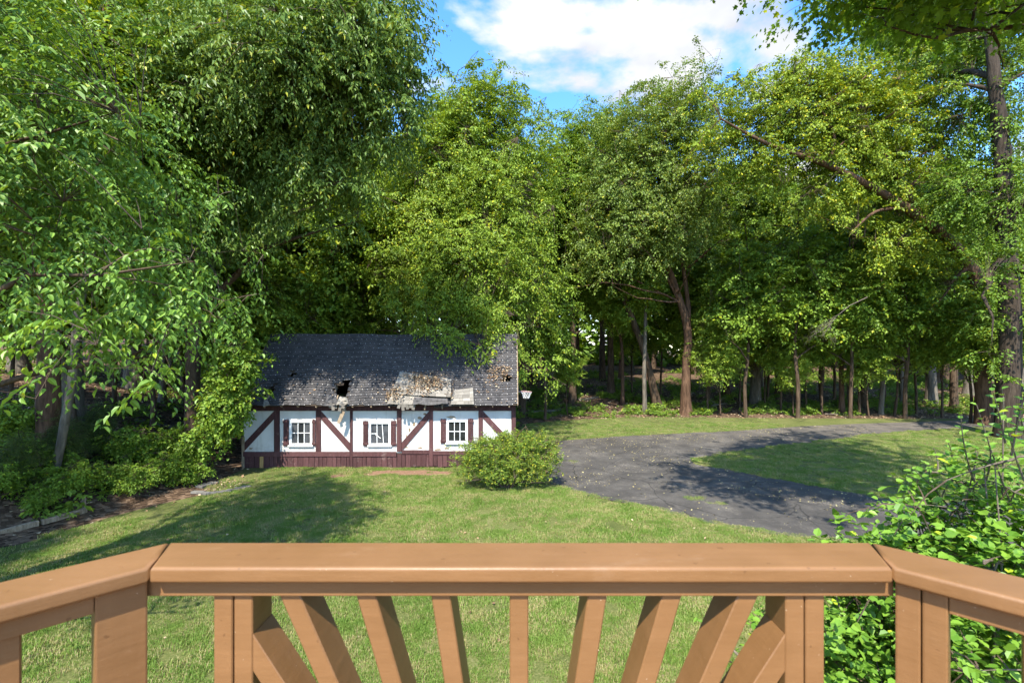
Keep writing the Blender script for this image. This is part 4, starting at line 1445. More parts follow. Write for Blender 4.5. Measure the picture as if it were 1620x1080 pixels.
# big dark trunk at the right
base = (25.3, 24.2, 0.0)
blobs = rel(base, [(px(1575, 150, 25), 2.6, 2.2, 2.2), (px(1490, 30, 29), 3.2, 2.6, 2.4), (px(1600, 300, 23.5), 1.6, 2.0, 1.6, .8), (px(1610, 20, 27), 3.6, 3, 2.8), (px(1600, 470, 22.5), 1.8, 1.6, 1.2, .8), (px(1565, 540, 22.6), 1.7, 1.4, 1.0, 1.2), (px(1605, 610, 22.5), 1.3, 1.2, 0.9, 1.2), (px(1440, 60, 30), 3.2, 2.6, 2.6), (px(1380, 0, 31), 3.2, 2.6, 2.4, .8)])
me = grow('oak', 27, rel(base, [(Vector(base), .46), (px(1598, 520, 24.2), .43), (px(1592, 380, 24.2), .40), (px(1585, 240, 24.2), .35), (px(1570, 100, 24), .25), (px(1560, -20, 24), .16), (px(1560, -120, 24), .06)]),
          blobs, nl=18, nsec=130, nsp=1900, size=0.8, m=6, k=8, ll=0.17, ratio=0.62, bark='bark_dark', leaf='leaf_deep', zmin=9.0, sides=14, flare=0.3, clump=0.6)
plant('oak_tree', 'tree with a massive dark furrowed trunk beyond the leafy shrub', 'tree', base, me)

# maple whose boughs reach over the driveway from outside the view
base = (16.5, 7.0, 0.0)
blobs = rel(base, [(px(1135, 10, 9.5), 0.75, 0.7, 0.75, .8), (px(1190, -40, 9.3), 1.1, 0.9, 0.8, .8), (px(1330, -70, 9.4), 1.7, 1.3, 0.95), (px(1460, -10, 10), 1.5, 1.2, 0.75), (px(1570, 60, 10.5), 1.3, 1.3, 0.95, 1.1), (px(1400, 0, 12), 1.9, 1.6, 0.6, .7),
                   (Vector((4.1, 7.3, 12.5)), 2.4, 3.0, 1.0, 2.6), (Vector((7.4, 5.6, 12.6)), 2.8, 2.8, 1.2, 2.0), (Vector((12, 7, 14)), 4, 4, 2.5, .8), (Vector((9.0, 10.6, 13.8)), 3.4, 2.6, 1.0, 1.0), (Vector((14, 14, 15)), 4.0, 3.0, 1.5, 1.0)])
me = grow('maple', 28, [(0, 0, 0, .45), (-.1, 0, 4, .40), (-.3, .1, 8, .33), (-.6, .1, 12, .2), (-.8, 0, 16, .06)], blobs, nl=24, nsec=150, nsp=1200, size=0.72, m=5, k=7, ll=0.15, ratio=0.95, droop=0.35, flat=.2, lod=2, bark='bark_brown', leaf='leaf_maple', zmin=6.5, clump=0.6,
          limbs=[rel(base, [(Vector((16.3, 7.1, 8.0)), .16), (Vector((13.4, 8.4, 10.2)), .09), (px(1570, 45, 10.6), .05), (px(1480, 60, 10.4), .03), (px(1400, 40, 10), .012)]),
                 rel(base, [(Vector((16, 7.1, 9.4)), .2), (Vector((11, 7.6, 12.0)), .13), (Vector((7.0, 8.2, 12.4)), .08), (px(1230, -50, 9.4), .04), (px(1170, 0, 9.4), .015)])])
plant('maple_tree', 'maple boughs with lobed leaves reaching across the top of the view above the driveway', 'tree', base, me)

# trunks in the left woods
base = (-13.9, 14.2, tz(-13.9, 14.2))
blobs = rel(base, [(px(150, 80, 14), 3.0, 2.6, 2.6), (px(260, 200, 15), 2.6, 2.4, 2.2), (px(60, 220, 13.5), 2.6, 2.2, 2.4), (px(340, 330, 16), 2.0, 2, 1.7), (px(200, 380, 15), 2.2, 2, 1.6, .8)])
me = grow('bigleft', 29, rel(base, [(Vector(base), .29), (px(78, 520, 14.2), .28), (px(85, 380, 14.2), .26), (px(120, 200, 14.2), .26), (px(170, 40, 14), .2), (px(190, -80, 14), .12), (px(200, -180, 14), .05)]),
          blobs, nl=18, nsec=130, nsp=1700, size=0.75, m=6, k=8, ll=0.155, ratio=0.7, bark='bark_red', leaf='leaf_mid', zmin=7.0, clump=0.62, flare=.2)
plant('broad_tree', 'tall tree with a stout reddish trunk standing behind the hanging big-leaved branches', 'tree', base, me)

base = (-13.0, 13.4, tz(-13.0, 13.4))
blobs = rel(base, [(px(210, 330, 13.6), 1.4, 1.4, 1.1), (px(170, 220, 14), 1.6, 1.6, 1.6)])
me = grow('pale', 30, rel(base, [(Vector((-13.0, 13.4, base[2])), .11), (px(112, 610, 13.4), .105), (px(124, 500, 13.4), .10), (px(150, 380, 13.4), .09), (px(180, 280, 13.6), .05), (px(185, 200, 14), .02)]),
          blobs, nl=7, nsec=30, nsp=220, size=0.6, m=5, k=7, ll=0.12, ratio=0.6, bark='bark_grey', leaf='leaf_mid', zmin=6.5, sides=8, flare=.2)
plant('pale_tree', 'slim tree with a pale leaning trunk beside the stout reddish trunk', 'tree', base, me)

# ------------------------------------------------------------------ woodland trees: kinds, then copies
def wob(seed, h, r, lean=0.0, n=6):
    rr_ = random.Random(seed)
    out = []
    for i in range(n + 1):
        t = i / n
        out.append((lean * t * t * h * 0.5 + rr_.uniform(-.12, .12) * (t > 0), rr_.uniform(-.12, .12) * (t > 0), h * t, r * (1 - 0.85 * t) + 0.015))
    return out


kinds = {}
kinds['tall'] = grow('tall', 41, wob(1, 20, .26), [(0, 0, 14, 3.6, 3.6, 5.2), (1.6, .6, 9.5, 2.4, 2.4, 1.8), (-1.6, -1.2, 10.5, 2.4, 2.4, 1.8), (0.4, -.4, 18, 2.2, 2.2, 2.6), (1.2, -.8, 6.4, 1.9, 1.9, .8, .8)], nl=16, nsec=110, nsp=1250, size=.9, m=6, k=8, ll=.21, ratio=.66, zmin=4.5, bark='bark_brown', leaf='leaf_mid', clump=.65, twigs=False)
kinds['slender'] = grow('slender', 42, wob(2, 18, .15), [(0, 0, 13.5, 2.6, 2.6, 4.6), (-1.0, .5, 9, 1.8, 1.8, 1.5), (.8, .3, 6.0, 1.5, 1.5, .7, .8)], nl=12, nsec=70, nsp=850, size=.85, m=6, k=8, ll=.20, ratio=.66, zmin=4.5, bark='bark_grey', leaf='leaf_bright', clump=.65, sides=8, twigs=False)
kinds['broad'] = grow('broad', 43, wob(3, 21, .36), [(0, 0, 15, 4.6, 4.4, 5.0), (2.8, -.6, 10.5, 2.6, 2.6, 2.0), (-2.6, .8, 11, 2.6, 2.6, 2.0), (-1.4, -.9, 7.0, 2.0, 2.0, .8, .8)], nl=18, nsec=130, nsp=1500, size=.95, m=6, k=8, ll=.21, ratio=.7, zmin=5, bark='bark_grey', leaf='leaf_deep', clump=.65, twigs=False)
kinds['crooked'] = grow('crooked', 44, wob(4, 16, .18, .16), [(1.6, 0, 12, 2.8, 2.8, 3.8), (.3, .8, 8.2, 2.0, 2.0, 1.4)], nl=12, nsec=70, nsp=850, size=.85, m=6, k=8, ll=.20, ratio=.66, zmin=6, bark='bark_red', leaf='leaf_mid', clump=.65, sides=8, twigs=False)
kinds['sapling'] = grow('sapling', 45, wob(5, 7.5, .055), [(0, 0, 5.0, 1.9, 1.9, 2.4), (.5, .3, 3.0, 1.5, 1.5, .6)], nl=12, nsec=40, nsp=330, size=.62, m=5, k=8, ll=.14, ratio=.72, zmin=1.6, bark='bark_brown', leaf='leaf_bright', flat=.10, clump=.72, sides=6, flare=.2)
kinds['layered'] = grow('layered', 46, wob(6, 10, .085), [(0, 0, 7.0, 2.4, 2.4, 2.8), (.9, -.4, 4.2, 1.9, 1.9, .5), (-1.0, .4, 5.0, 1.9, 1.9, .5)], nl=14, nsec=55, nsp=480, size=.72, m=5, k=8, ll=.16, ratio=.72, zmin=2.8, bark='bark_brown', leaf='leaf_mid', flat=.10, clump=.74, sides=7, flare=.2)

GW = 'trees in the woods behind the driveway'
GL = 'trees in the woods beside and behind the cottage'
# trunks one can tell apart: photo x, depth, kind, scale, rotation, label
named = [
    (700, 34.0, 'slender', 1.0, 0.3, 'pale slender trunk right beside the dark leaning trunk', 1020),
    (862, 30.6, 'layered', 1.05, 1.0, 'short leafy tree with a stout base just beyond the basketball hoop', 862),
    (900, 37.5, 'tall', 1.05, 1.4, 'tall full-crowned tree filling the gap between the feathery tree and the forked tree', 905),
    (600, 33.0, 'tall', 1.0, 0.2, 'tall dense tree behind the cottage on the drooping tree side of the feathery one', 600),
    (880, 43, 'broad', .9, 2.0, 'broad tree standing far behind the basketball hoop', 872),
    (985, 37.0, 'crooked', .8, 3.0, 'stump-like leaning trunk between the basketball hoop and the dark leaning tree', 985),
    (1195, 38.0, 'broad', 1.0, 2.1, 'thick grey trunk in the woods, first to the side of the forked tree', 1195),
    (1150, 40.0, 'tall', 1.0, 4.1, 'brown trunk close beside the thick grey one behind the driveway', 1150),
    (1232, 41.0, 'tall', .95, 2.6, 'dark trunk in the woods near a bent sapling', 1232),
    (1332, 33.6, 'crooked', .95, 2.9, 'crooked reddish trunk leaning at the wood edge, one of a close pair', 1332),
    (1346, 34.4, 'slender', .95, 5.0, 'straight slender trunk paired with the crooked reddish one', 1346),
    (1365, 36.0, 'tall', .9, .7, 'brown trunk just behind the close pair at the wood edge', 1365),
    (1393, 33.2, 'slender', 1.0, 1.9, 'grey trunk standing at the edge of the far driveway strip', 1393),
    (1428, 37.0, 'slender', 1.05, 3.9, 'pale sunlit trunk with a flared foot deeper in the woods', 1428),
    (1473, 37.5, 'broad', .95, 5.2, 'thick pale grey trunk standing beyond the driveway end', 1473),
    (1510, 34.5, 'tall', .9, 2.2, 'dark brown trunk between the thick pale one and the arching tree', 1510),
    (1532, 42.0, 'broad', .9, 1.2, 'distant pale trunk seen behind the arching tree', 1532),
]
for xp, D, kd, sc, ro, lab, xx in named:
    X = (xx - 810) / F * D
    plant('woodland_tree', lab, 'tree', (X, D, tz(X, D)), kinds[kd], ro, sc, GW)

rr = random.Random(77)
taken = [((xx - 810) / F * D, D) for xp, D, kd, sc, ro, lab, xx in named] + [(12.1, 33), (10.9, 35.5), (-2.5, 25.4)]


def free(x, y, dmin):
    return all((x - a) ** 2 + (y - b_) ** 2 > dmin * dmin for a, b_ in taken)


LBL_DEEP = 'one of the look-alike trees standing deep in the woods beyond the driveway'
LBL_LEFT = 'one of the look-alike trees crowding the shaded slope beside the cottage'
LBL_BACK = 'one of the look-alike trees closing the view directly behind the cottage'
nb = 0
tries = 0
while nb < 44 and tries < 3000:
    tries += 1
    D = 38 + 34 * rr.random() ** 1.2
    X = rr.uniform(-0.05, 1.22) * D
    if not free(X, D, 2.9):
        continue
    taken.append((X, D)); nb += 1
    plant('woodland_tree', LBL_DEEP, 'tree', (X, D, tz(X, D)), kinds[rr.choice(['tall', 'slender', 'broad', 'crooked', 'tall'])], rr.uniform(0, 6.28), rr.uniform(1.08, 1.32) if X > .15 * D else rr.uniform(.82, .95), 'deep woods trees')
nb = 0
while nb < 30 and tries < 8000:
    tries += 1
    D = rr.uniform(15, 48)
    X = rr.uniform(-1.25, -0.30) * D
    if X > -13.6 and D < 25:
        continue
    if D < 20 and X > -16:
        continue
    if not free(X, D, 3.0):
        continue
    taken.append((X, D)); nb += 1
    plant('woodland_tree', LBL_LEFT, 'tree', (X, D, tz(X, D)), kinds[rr.choice(['tall', 'slender', 'broad', 'crooked', 'slender'])], rr.uniform(0, 6.28), rr.uniform(.9, 1.15), 'left slope trees')
nb = 0
while nb < 14 and tries < 12000:
    tries += 1
    D = rr.uniform(29, 52)
    X = rr.uniform(-0.34, 0.06) * D
    if not free(X, D, 3.0):
        continue
    taken.append((X, D)); nb += 1
    plant('woodland_tree', LBL_BACK, 'tree', (X, D, tz(X, D)), kinds[rr.choice(['tall', 'slender', 'crooked', 'broad'])], rr.uniform(0, 6.28), rr.uniform(.95, 1.12), 'trees behind the cottage')

for X, D, kd, lab in ((-17.5, 2.5, 'broad', 'broad tree beside the house, out of view, shading the near slope'), (-21, 9.5, 'broad', 'broad tree high on the slope, out of view, shading the woods'), (-16.5, -3.0, 'tall', 'tall tree beside the house, out of view, shading the landscape timbers'), (-23.0, 4.0, 'tall', 'tall tree far up the slope, out of view')):
    plant('woodland_tree', lab, 'tree', (X, D, tz(X, D)), kinds[kd], D, 1.0, GL)

# understorey: saplings along the edge of the woods
sap = [(898, 32.5, 'sapling', .7), (1120, 34.0, 'sapling', 1.1), (1170, 35.5, 'layered', .95), (1235, 34.2, 'sapling', 1.15), (1275, 35.0, 'layered', 1.0), (1300, 33.2, 'layered', .9), (1360, 32.6, 'layered', .95), (1415, 32.4, 'sapling', 1.25),
       (1450, 33.4, 'layered', .9), (1490, 31.6, 'sapling', 1.2), (1535, 29.2, 'layered', .85), (1575, 28.0, 'layered', .95), (1600, 26.8, 'sapling', 1.1), (1045, 40.5, 'layered', 1.0), (1000, 42.0, 'sapling', 1.2), (1090, 39, 'layered', 1.1), (1215, 39, 'layered', 1.15), (1320, 38.5, 'layered', 1.2), (1400, 39.5, 'layered', 1.2), (1140, 32.6, 'sapling', .8), (1255, 32.8, 'sapling', .75), (1375, 31.8, 'sapling', .8), (1210, 36.5, 'sapling', 1.1), (1180, 31.6, 'layered', 1.35), (1262, 31.4, 'layered', 1.45), (1345, 31.2, 'layered', 1.3), (1432, 30.9, 'layered', 1.4), (1300, 36.5, 'layered', 1.6), (1120, 36.8, 'layered', 1.5)]
MARKS = [(825, 30, 'the basketball hoop'), (985, 37, 'the stump-like trunk'), (1040, 35.5, 'the dark leaning tree'), (1085, 33, 'the forked tree'), (1150, 40, 'the brown trunk'), (1195, 38, 'the thick grey trunk'), (1232, 41, 'the dark slim trunk'),
         (1336, 33.6, 'the crooked reddish trunk'), (1393, 33.2, 'the grey strip-side trunk'), (1428, 37, 'the pale sunlit trunk'), (1473, 37.5, 'the thick pale trunk'), (1550, 28.5, 'the arching tree'), (1597, 24.2, 'the massive dark trunk')]
MARKL = [(75, 14.2, 'the stout reddish trunk'), (122, 13.4, 'the pale leaning trunk'), (300, 17.2, 'the drooping tree'), (390, 18, 'the corner of the cottage'), (470, 18, 'the first cottage window'), (600, 18, 'the middle cottage window')]
USED = set()


def young(xp, D, kd, sc, marks, place, group):
    X = (xp - 810) / F * D
    mx, md_, mn = min(marks, key=lambda q: abs(q[0] - xp))
    kind_ = 'layered young maple' if kd == 'layered' else 'slim bright sapling'
    pos_ = ('behind ' if D > md_ + 1 else 'in front of ' if D < md_ - 1 else 'beside ') + mn
    lab = f'{kind_} {pos_} {place}'
    for adj in ('tall', 'short', 'leaning', 'small'):
        if lab not in USED:
            break
        lab = f'{"taller" if adj == "tall" else "shorter" if adj == "short" else adj} {kind_} {pos_} {place}'
    USED.add(lab)
    plant('understorey_tree' if kd == 'layered' else 'sapling', lab, 'sapling' if kd == 'sapling' else 'tree', (X, D, tz(X, D)), kinds[kd], rr.uniform(0, 6.28), sc * rr.uniform(.94, 1.06), group)


for q in sap:
    young(*q, MARKS, 'at the wood edge', 'young trees along the wood edge')
sapl = [(430, 23.6, 'layered', 1.6), (478, 24.8, 'layered', 1.7), (530, 24.2, 'layered', 1.5), (455, 22.5, 'layered', .95), (500, 24.0, 'layered', 1.0), (545, 25.5, 'sapling', 1.2), (420, 21.5, 'layered', 1.0), (580, 27, 'layered', 1.1), (385, 20.5, 'sapling', 1.15), (240, 18.5, 'layered', .95), (330, 20.5, 'layered', 1.1), (180, 20, 'layered', 1.0), (60, 18.5, 'layered', 1.0), (10, 16, 'sapling', 1.1), (120, 17.0, 'sapling', 1.0), (290, 24, 'layered', 1.2), (80, 24, 'layered', 1.2)]
for q in sapl:
    young(*q, MARKL, 'in the shaded woods', 'young trees on the left slope')

# ------------------------------------------------------------------ shrubs
base = (-0.14, 15.35, 0.0)
bl = [(-1.05, .0, .88, .68, .72, .58), (-.35, -.05, .95, .65, .75, .62), (.45, 0, 1.08, .72, .78, .66), (1.0, .05, 1.02, .62, .7, .64), (.2, -.1, .42, 1.1, .7, .34, .5), (-.9, -.1, .35, .6, .6, .3, .5), (1.0, 0, .38, .7, .6, .32, .5)]
bl = [b_ if len(b_) > 6 else (*b_, 1.0) for b_ in bl]
me = grow('box', 61, [(0, 0, 0, .05), (.02, 0, .3, .045), (.05, .02, .7, .03), (.05, .05, 1.1, .015)], bl, nl=24, nsec=200, nsp=2600, size=.17, m=4, k=7, ll=.062, ratio=.42, droop=.0, flat=.5, zmin=.12, bark='bark_twig', leaf='leaf_box', sides=6, clump=.45, upbias=.7, up=.6, spread=1.8, shell=.32,
          limbs=[[(-.1, 0, 0, .03), (-.6, -.1, .4, .025), (-1.1, 0, .8, .012)], [(.1, 0, 0, .035), (.5, 0, .45, .03), (.95, .05, .9, .012)], [(-.05, -.1, 0, .03), (-.2, -.3, .5, .022), (-.4, -.3, .95, .01)], [(.1, -.1, 0, .03), (.3, -.35, .5, .022), (.6, -.3, 1.0, .01)]])
plant('rounded_shrub', 'wide rounded green shrub on the lawn between the cottage and the driveway', 'shrub', base, me, 0, (1.13, 1.0, 1.2), part=('stems', 'foliage'))

base = (3.0, 3.5, 0.0)
bl = rel(base, [(px(1548, 800, 3.3), .46, .45, .46, 1.2), (px(1590, 760, 3.1), .45, .45, .62, 1.2), (px(1478, 860, 3.4), .30, .35, .28, 1.1), (px(1350, 1000, 3.3), .55, .5, .45, 1.2), (px(1200, 1060, 3.4), .50, .42, .36, 1.1), (px(1500, 980, 3.2), .7, .55, .6, 1.2), (px(1600, 900, 2.9), .5, .5, .7, 1.1),
                 (px(1420, 1150, 3.2), 1.1, .6, .6, .9), (Vector((3.2, 3.5, 1.0)), 1.5, .8, .8, .4), (px(1130, 1100, 3.5), .4, .4, .35, .8)])
lm = []
for i in range(16):
    a = rr.uniform(-1, 1); e = bl[i % 8]
    lm.append([(a * .5, rr.uniform(-.3, .3), 0, .015), ((a * .5 + e[0]) / 2, e[1] * .5, e[2] * .45, .011), (e[0] * .9 + rr.uniform(-.2, .2), e[1], e[2] * .85, .006), (e[0] + rr.uniform(-.3, .3), e[1] + rr.uniform(-.2, .2), e[2] + e[5] * .9, .004)])
me = grow('sharon', 62, [(0, 0, 0, .035), (.05, 0, .8, .03), (.1, 0, 1.7, .02), (.15, 0, 2.5, .008)], bl, nl=26, nsec=140, nsp=1300, size=.22, m=3, k=6, ll=.060, ratio=.78, droop=.05, flat=.45, lod=1, zmin=.5, bark='bark_deadwood', leaf='leaf_sharon', sides=6, clump=.45, upbias=.7, up=.8, spread=1.6, curl=.1, limbs=lm, flare=.1)
sharon = plant('leafy_shrub', 'tall bright green shrub with toothed leaves growing up against the deck railing', 'shrub', base, me, part=('stems', 'foliage'))
# long upright shoots of that shrub
rng = np.random.default_rng(5)
W = Wood(3)
LVs, LFs, LAs = [], [], []
nv = 0
shoots = [((1600, 800), (1545, 640), 2.9), ((1620, 760), (1585, 615), 2.7), ((1640, 740), (1612, 640), 2.6), ((1500, 800), (1445, 742), 3.2), ((1480, 830), (1432, 790), 3.1), ((1540, 760), (1520, 655), 3.0), ((1600, 720), (1625, 610), 2.5), ((1560, 760), (1560, 690), 2.9), ((1450, 860), (1412, 835), 3.2),
          ((1500, 760), (1500, 700), 3.2), ((1470, 800), (1470, 735), 3.4), ((1590, 700), (1570, 618), 2.6), ((1640, 700), (1640, 620), 2.5), ((1530, 790), (1480, 720), 3.3)]
for (a, c, D) in shoots:
    p0, p1 = px(*a, D + .15) - Vector(base), px(*c, D) - Vector(base)
    mid = (p0 + p1) / 2 + Vector((rng.normal(0, .03), 0, .03))
    P_ = bez(p0, mid, p1, 5)
    W.add(P_, [.006, .005, .0045, .004, .003, .002], 5)
    n_ = 13
    pts = np.array([tuple(p0 * (1 - t) ** 2 + mid * 2 * t * (1 - t) + p1 * t * t) for t in np.linspace(.1, 1, n_)])
    dv = np.array(tuple((p1 - p0).normalized()))
    ang = np.arange(n_) * 2.4 + rng.random() * 6
    sdv = np.stack([np.cos(ang), np.sin(ang), np.zeros(n_)], 1)
    ax = sdv * .9 + dv * .55
    nm = dv[None] * 1.0 - sdv * .3 + np.array([0, 0, .5])
    lv, lf, la_ = leaf_geo(rng, pts, ax, nm, .062 * np.linspace(1.05, .55, n_), .78, 1, .12)
    LVs.append(lv); LFs.append(lf + nv); LAs.append(la_); nv += len(lv)
wv, wf = W.arrays()
me = fast_mesh('shoots', np.concatenate([wv] + LVs), [wf] + [f_ + len(wv) for f_ in LFs], [1] + [0] * len(LFs), [np.zeros(len(wf))] + LAs)
me.materials.append(MATS['leaf_sharon']); me.materials.append(MATS['bark_deadwood'])
obj('shoots', me, None, sharon)

# vine-covered shrub hugging the corner of the cottage
base = (-10.9, 16.6, 0.15)
bl = rel(base, [(px(375, 560, 16.8), .95, .9, 1.0), (px(392, 615, 16.9), .75, .75, .8), (px(350, 620, 16.6), .9, .8, .9), (px(370, 680, 16.6), .7, .6, .7), (px(320, 690, 16.2), .8, .7, .7), (px(405, 540, 17.0), .7, .6, .5), (px(300, 740, 15.8), .7, .6, .4)])
me = grow('vine', 63, [(0, 0, 0, .07), (.1, .05, 1.2, .06), (.3, .1, 2.6, .04), (.5, .1, 4.2, .02)], bl, nl=18, nsec=90, nsp=620, size=.34, m=4, k=6, ll=.115, ratio=.9, droop=.5, flat=.3, lod=0, zmin=.5, bark='bark_brown', leaf='leaf_mid', clump=.5, sides=7)
plant('vine_shrub', 'tangled vine-covered shrub hiding the corner of the cottage', 'shrub', base, me, part=('stems', 'foliage'))

sk = grow('lowshrub', 64, [(0, 0, 0, .03), (0, 0, .6, .02), (.1, 0, 1.2, .01)], [(0, 0, .9, .9, .9, .6), (.5, .2, .5, .7, .7, .4), (-.5, -.1, .6, .7, .7, .4)], nl=12, nsec=50, nsp=260, size=.32, m=4, k=6, ll=.095, ratio=.7, droop=.3, zmin=.1, bark='bark_twig', leaf='leaf_mid', sides=5, clump=.5)
sj = grow('juniper', 65, [(0, 0, 0, .05), (0, 0, .8, .04), (.1, 0, 1.8, .015)], [(0, 0, 1.1, 1.0, 1.0, .9), (.4, .2, .5, 1.0, .9, .4), (-.4, -.1, 1.9, .6, .6, .7)], nl=16, nsec=60, nsp=330, size=.34, m=5, k=10, ll=.075, ratio=.22, droop=.2, zmin=.1, bark='bark_dark', leaf='leaf_juniper', sides=5, clump=.5)
shr = [(255, 742, 15.2, sk, .75, 'bushy shrub at the foot of the left slope near the stone edging'), (205, 700, 15.6, sk, 1.0, 'leafy shrub on the slope between the pale trunk and the vine-covered shrub'), (175, 775, 14.2, sk, .6, 'low leafy shrub just behind the end of the landscape timber'),
       (95, 690, 13.9, sj, .8, 'feathery dark evergreen below the stout reddish trunk'), (35, 780, 12.9, sj, .75, 'feathery dark evergreen at the edge of the view above the landscape timber'), (150, 690, 15.4, sj, .75, 'dark evergreen shrub on the slope beside the pale trunk'),
       (280, 700, 16.4, sk, 1.1, 'shrub tucked behind the vine-covered shrub on the slope'), (20, 700, 14.2, sk, 1.2, 'shrub with fresh leaves high on the slope at the view edge'), (65, 830, 12.6, sk, .5, 'small low shrub growing by the landscape timber'), (110, 790, 13.3, sk, .8, 'shrub growing at the foot of the pale leaning trunk'), (215, 765, 14.4, sk, .7, 'shrub on the slope foot between the stakes and the stone edging'), (300, 745, 15.7, sk, .7, 'shrub just behind the stone edging'), (0, 800, 12.4, sk, .75, 'shrub cut by the edge of the view above the landscape timber'), (60, 730, 13.4, sk, 1.0, 'shrub in front of the stout reddish trunk')]
for xp, yp, D, ms, sc, lab in shr:
    X = (xp - 810) / F * D
    nm_ = 'evergreen_shrub' if ms is sj else 'woodland_shrub'
    plant(nm_, lab, 'shrub', (X, D, tz(X, D) - .02), ms, rr.uniform(0, 6.28), sc, part=('stems', 'foliage'))

# ------------------------------------------------------------------ ground cover, grass, litter, far woods
def scatter(name, pts, scales, sources, mat_src=None, tilt=0.0, seed=0):
    """an object of kind stuff: small source meshes set on points by geometry nodes"""
    col = bpy.data.collections.new(name + '_source')
    for i, me in enumerate(sources):
        so = bpy.data.objects.new(name + '_clump', me)
        col.objects.link(so)
    me = bpy.data.meshes.new(name)
    me.vertices.add(len(pts))
    me.vertices.foreach_set('co', np.ascontiguousarray(pts, dtype=np.float32).ravel())
    a = me.attributes.new('size', 'FLOAT', 'POINT')
    a.data.foreach_set('value', np.asarray(scales, dtype=np.float32))
    me.update()
    o = obj(name, me)
    o['kind'] = 'stuff'
    ng = bpy.data.node_groups.new(name + '_scatter', 'GeometryNodeTree')
    ng.interface.new_socket('Geometry', in_out='INPUT', socket_type='NodeSocketGeometry')
    ng.interface.new_socket('Geometry', in_out='OUTPUT', socket_type='NodeSocketGeometry')
    N = ng.nodes
    gi, go = N.new('NodeGroupInput'), N.new('NodeGroupOutput')
    ci = N.new('GeometryNodeCollectionInfo')
    ci.inputs['Collection'].default_value = col
    ci.inputs['Separate Children'].default_value = True
    ci.inputs['Reset Children'].default_value = True
    ip = N.new('GeometryNodeInstanceOnPoints')
    ip.inputs['Pick Instance'].default_value = True
    rv = N.new('FunctionNodeRandomValue'); rv.data_type = 'FLOAT_VECTOR'
    rv.inputs['Min'].default_value = (-tilt, -tilt, 0)
    rv.inputs['Max'].default_value = (tilt, tilt, 6.283)
    rv.inputs['Seed'].default_value = seed
    na = N.new('GeometryNodeInputNamedAttribute'); na.data_type = 'FLOAT'
    na.inputs['Name'].default_value = 'size'
    Lk = ng.links.new
    Lk(gi.outputs[0], ip.inputs['Points'])
    Lk(ci.outputs[0], ip.inputs['Instance'])
    Lk(rv.outputs[0], ip.inputs['Rotation'])
    Lk(na.outputs[0], ip.inputs['Scale'])
    Lk(ip.outputs[0], go.inputs[0])
    md = o.modifiers.new('scatter', 'NODES')
    md.node_group = ng
    return o


def blade_patch(seed, n, half, h0, h1, w):
    g = np.random.default_rng(seed)
    b0 = np.zeros((n, 3)); b0[:, :2] = g.uniform(-half, half, (n, 2))
    keep = np.linalg.norm(b0[:, :2], axis=1) < half * 1.25
    b0 = b0[keep]; n = len(b0)
    h = g.uniform(h0, h1, n)
    a = g.uniform(0, 2 * np.pi, n)
    lean = g.uniform(0.1, 0.85, n)
    d = np.stack([np.cos(a), np.sin(a), np.zeros(n)], 1)
    s_ = np.stack([-np.sin(a), np.cos(a), np.zeros(n)], 1)
    upv = np.array([0, 0, 1.0])
    m_ = b0 + d * (h * lean * .35)[:, None] + upv * (h * .6)[:, None]
    t_ = b0 + d * (h * lean)[:, None] + upv * (h * (1 - .3 * lean))[:, None]
    V = np.stack([b0 - s_ * w / 2, b0 + s_ * w / 2, m_ + s_ * w * .4, m_ - s_ * w * .4, t_], 1)
    i = (np.arange(n) * 5)[:, None]
    Q = i + np.array([[0, 1, 2, 3]]); T = i + np.array([[3, 2, 4]])
    v = g.random(n)
    me = fast_mesh('grass_patch', V.reshape(-1, 3), [Q.astype(np.int32), T.astype(np.int32)], None, [v, v])
    me.materials.append(MATS['grass_blade'])
    return me


def poly_points(g, poly, n_per_m2, bounds=None):
    q = np.array(poly)
    lo, hi = q.min(0), q.max(0)
    if bounds:
        lo = np.maximum(lo, bounds[0]); hi = np.minimum(hi, bounds[1])
    n = int((hi[0] - lo[0]) * (hi[1] - lo[1]) * n_per_m2)
    P_ = g.uniform(lo, hi, (n, 2))
    return P_[in_poly(P_, poly)]


def nz2(P_, s, o=0.0):
    return np.array([mnoise.noise((x * s + o, y * s - o, 2.2 + o)) for x, y in P_])


g = np.random.default_rng(91)
Pn = poly_points(g, lawn_near, 26, ((-13, 5.0), (15, 18.4)))
inview = np.abs(Pn[:, 0]) < 1.12 * Pn[:, 1] + 0.6
Pn = Pn[inview]
# thin towards the left woods, the bare earth and worn spots
ex = np.array([edge_x(y) for y in Pn[:, 1]])
dl = Pn[:, 0] - ex
nn = nz2(Pn, .55)
keep = g.random(len(Pn)) < np.clip((dl - 0.5 + nn * 1.8) / 2.4, 0.05, 1) * np.clip(1.15 - np.clip(nz2(Pn, .5, 7.0) - .28, 0, 1) * 2.5, .6, 1)
keep &= ~(in_poly(Pn, bare) & (g.random(len(Pn)) < .88))
Pn = Pn[keep]
Pi = poly_points(g, lawn_island, 14, ((0, 12), (26, 28)))
Pi = Pi[(Pi[:, 0] < 1.12 * Pi[:, 1])]
ki = g.random(len(Pi)) < np.clip((27.0 - Pi[:, 1] + nz2(Pi, .4) * 2.5) / 4.0, .06, 1)
Pi = Pi[ki]
Pb = poly_points(g, lawn_back, 12)
kb_ = g.random(len(Pb)) < np.clip((30.3 - Pb[:, 1] + nz2(Pb, .4, 3) * 2.5) / 2.5, .05, 1)
kb_ &= Pb[:, 0] < 16 + nz2(Pb, .5) * 4
Pb = Pb[kb_]
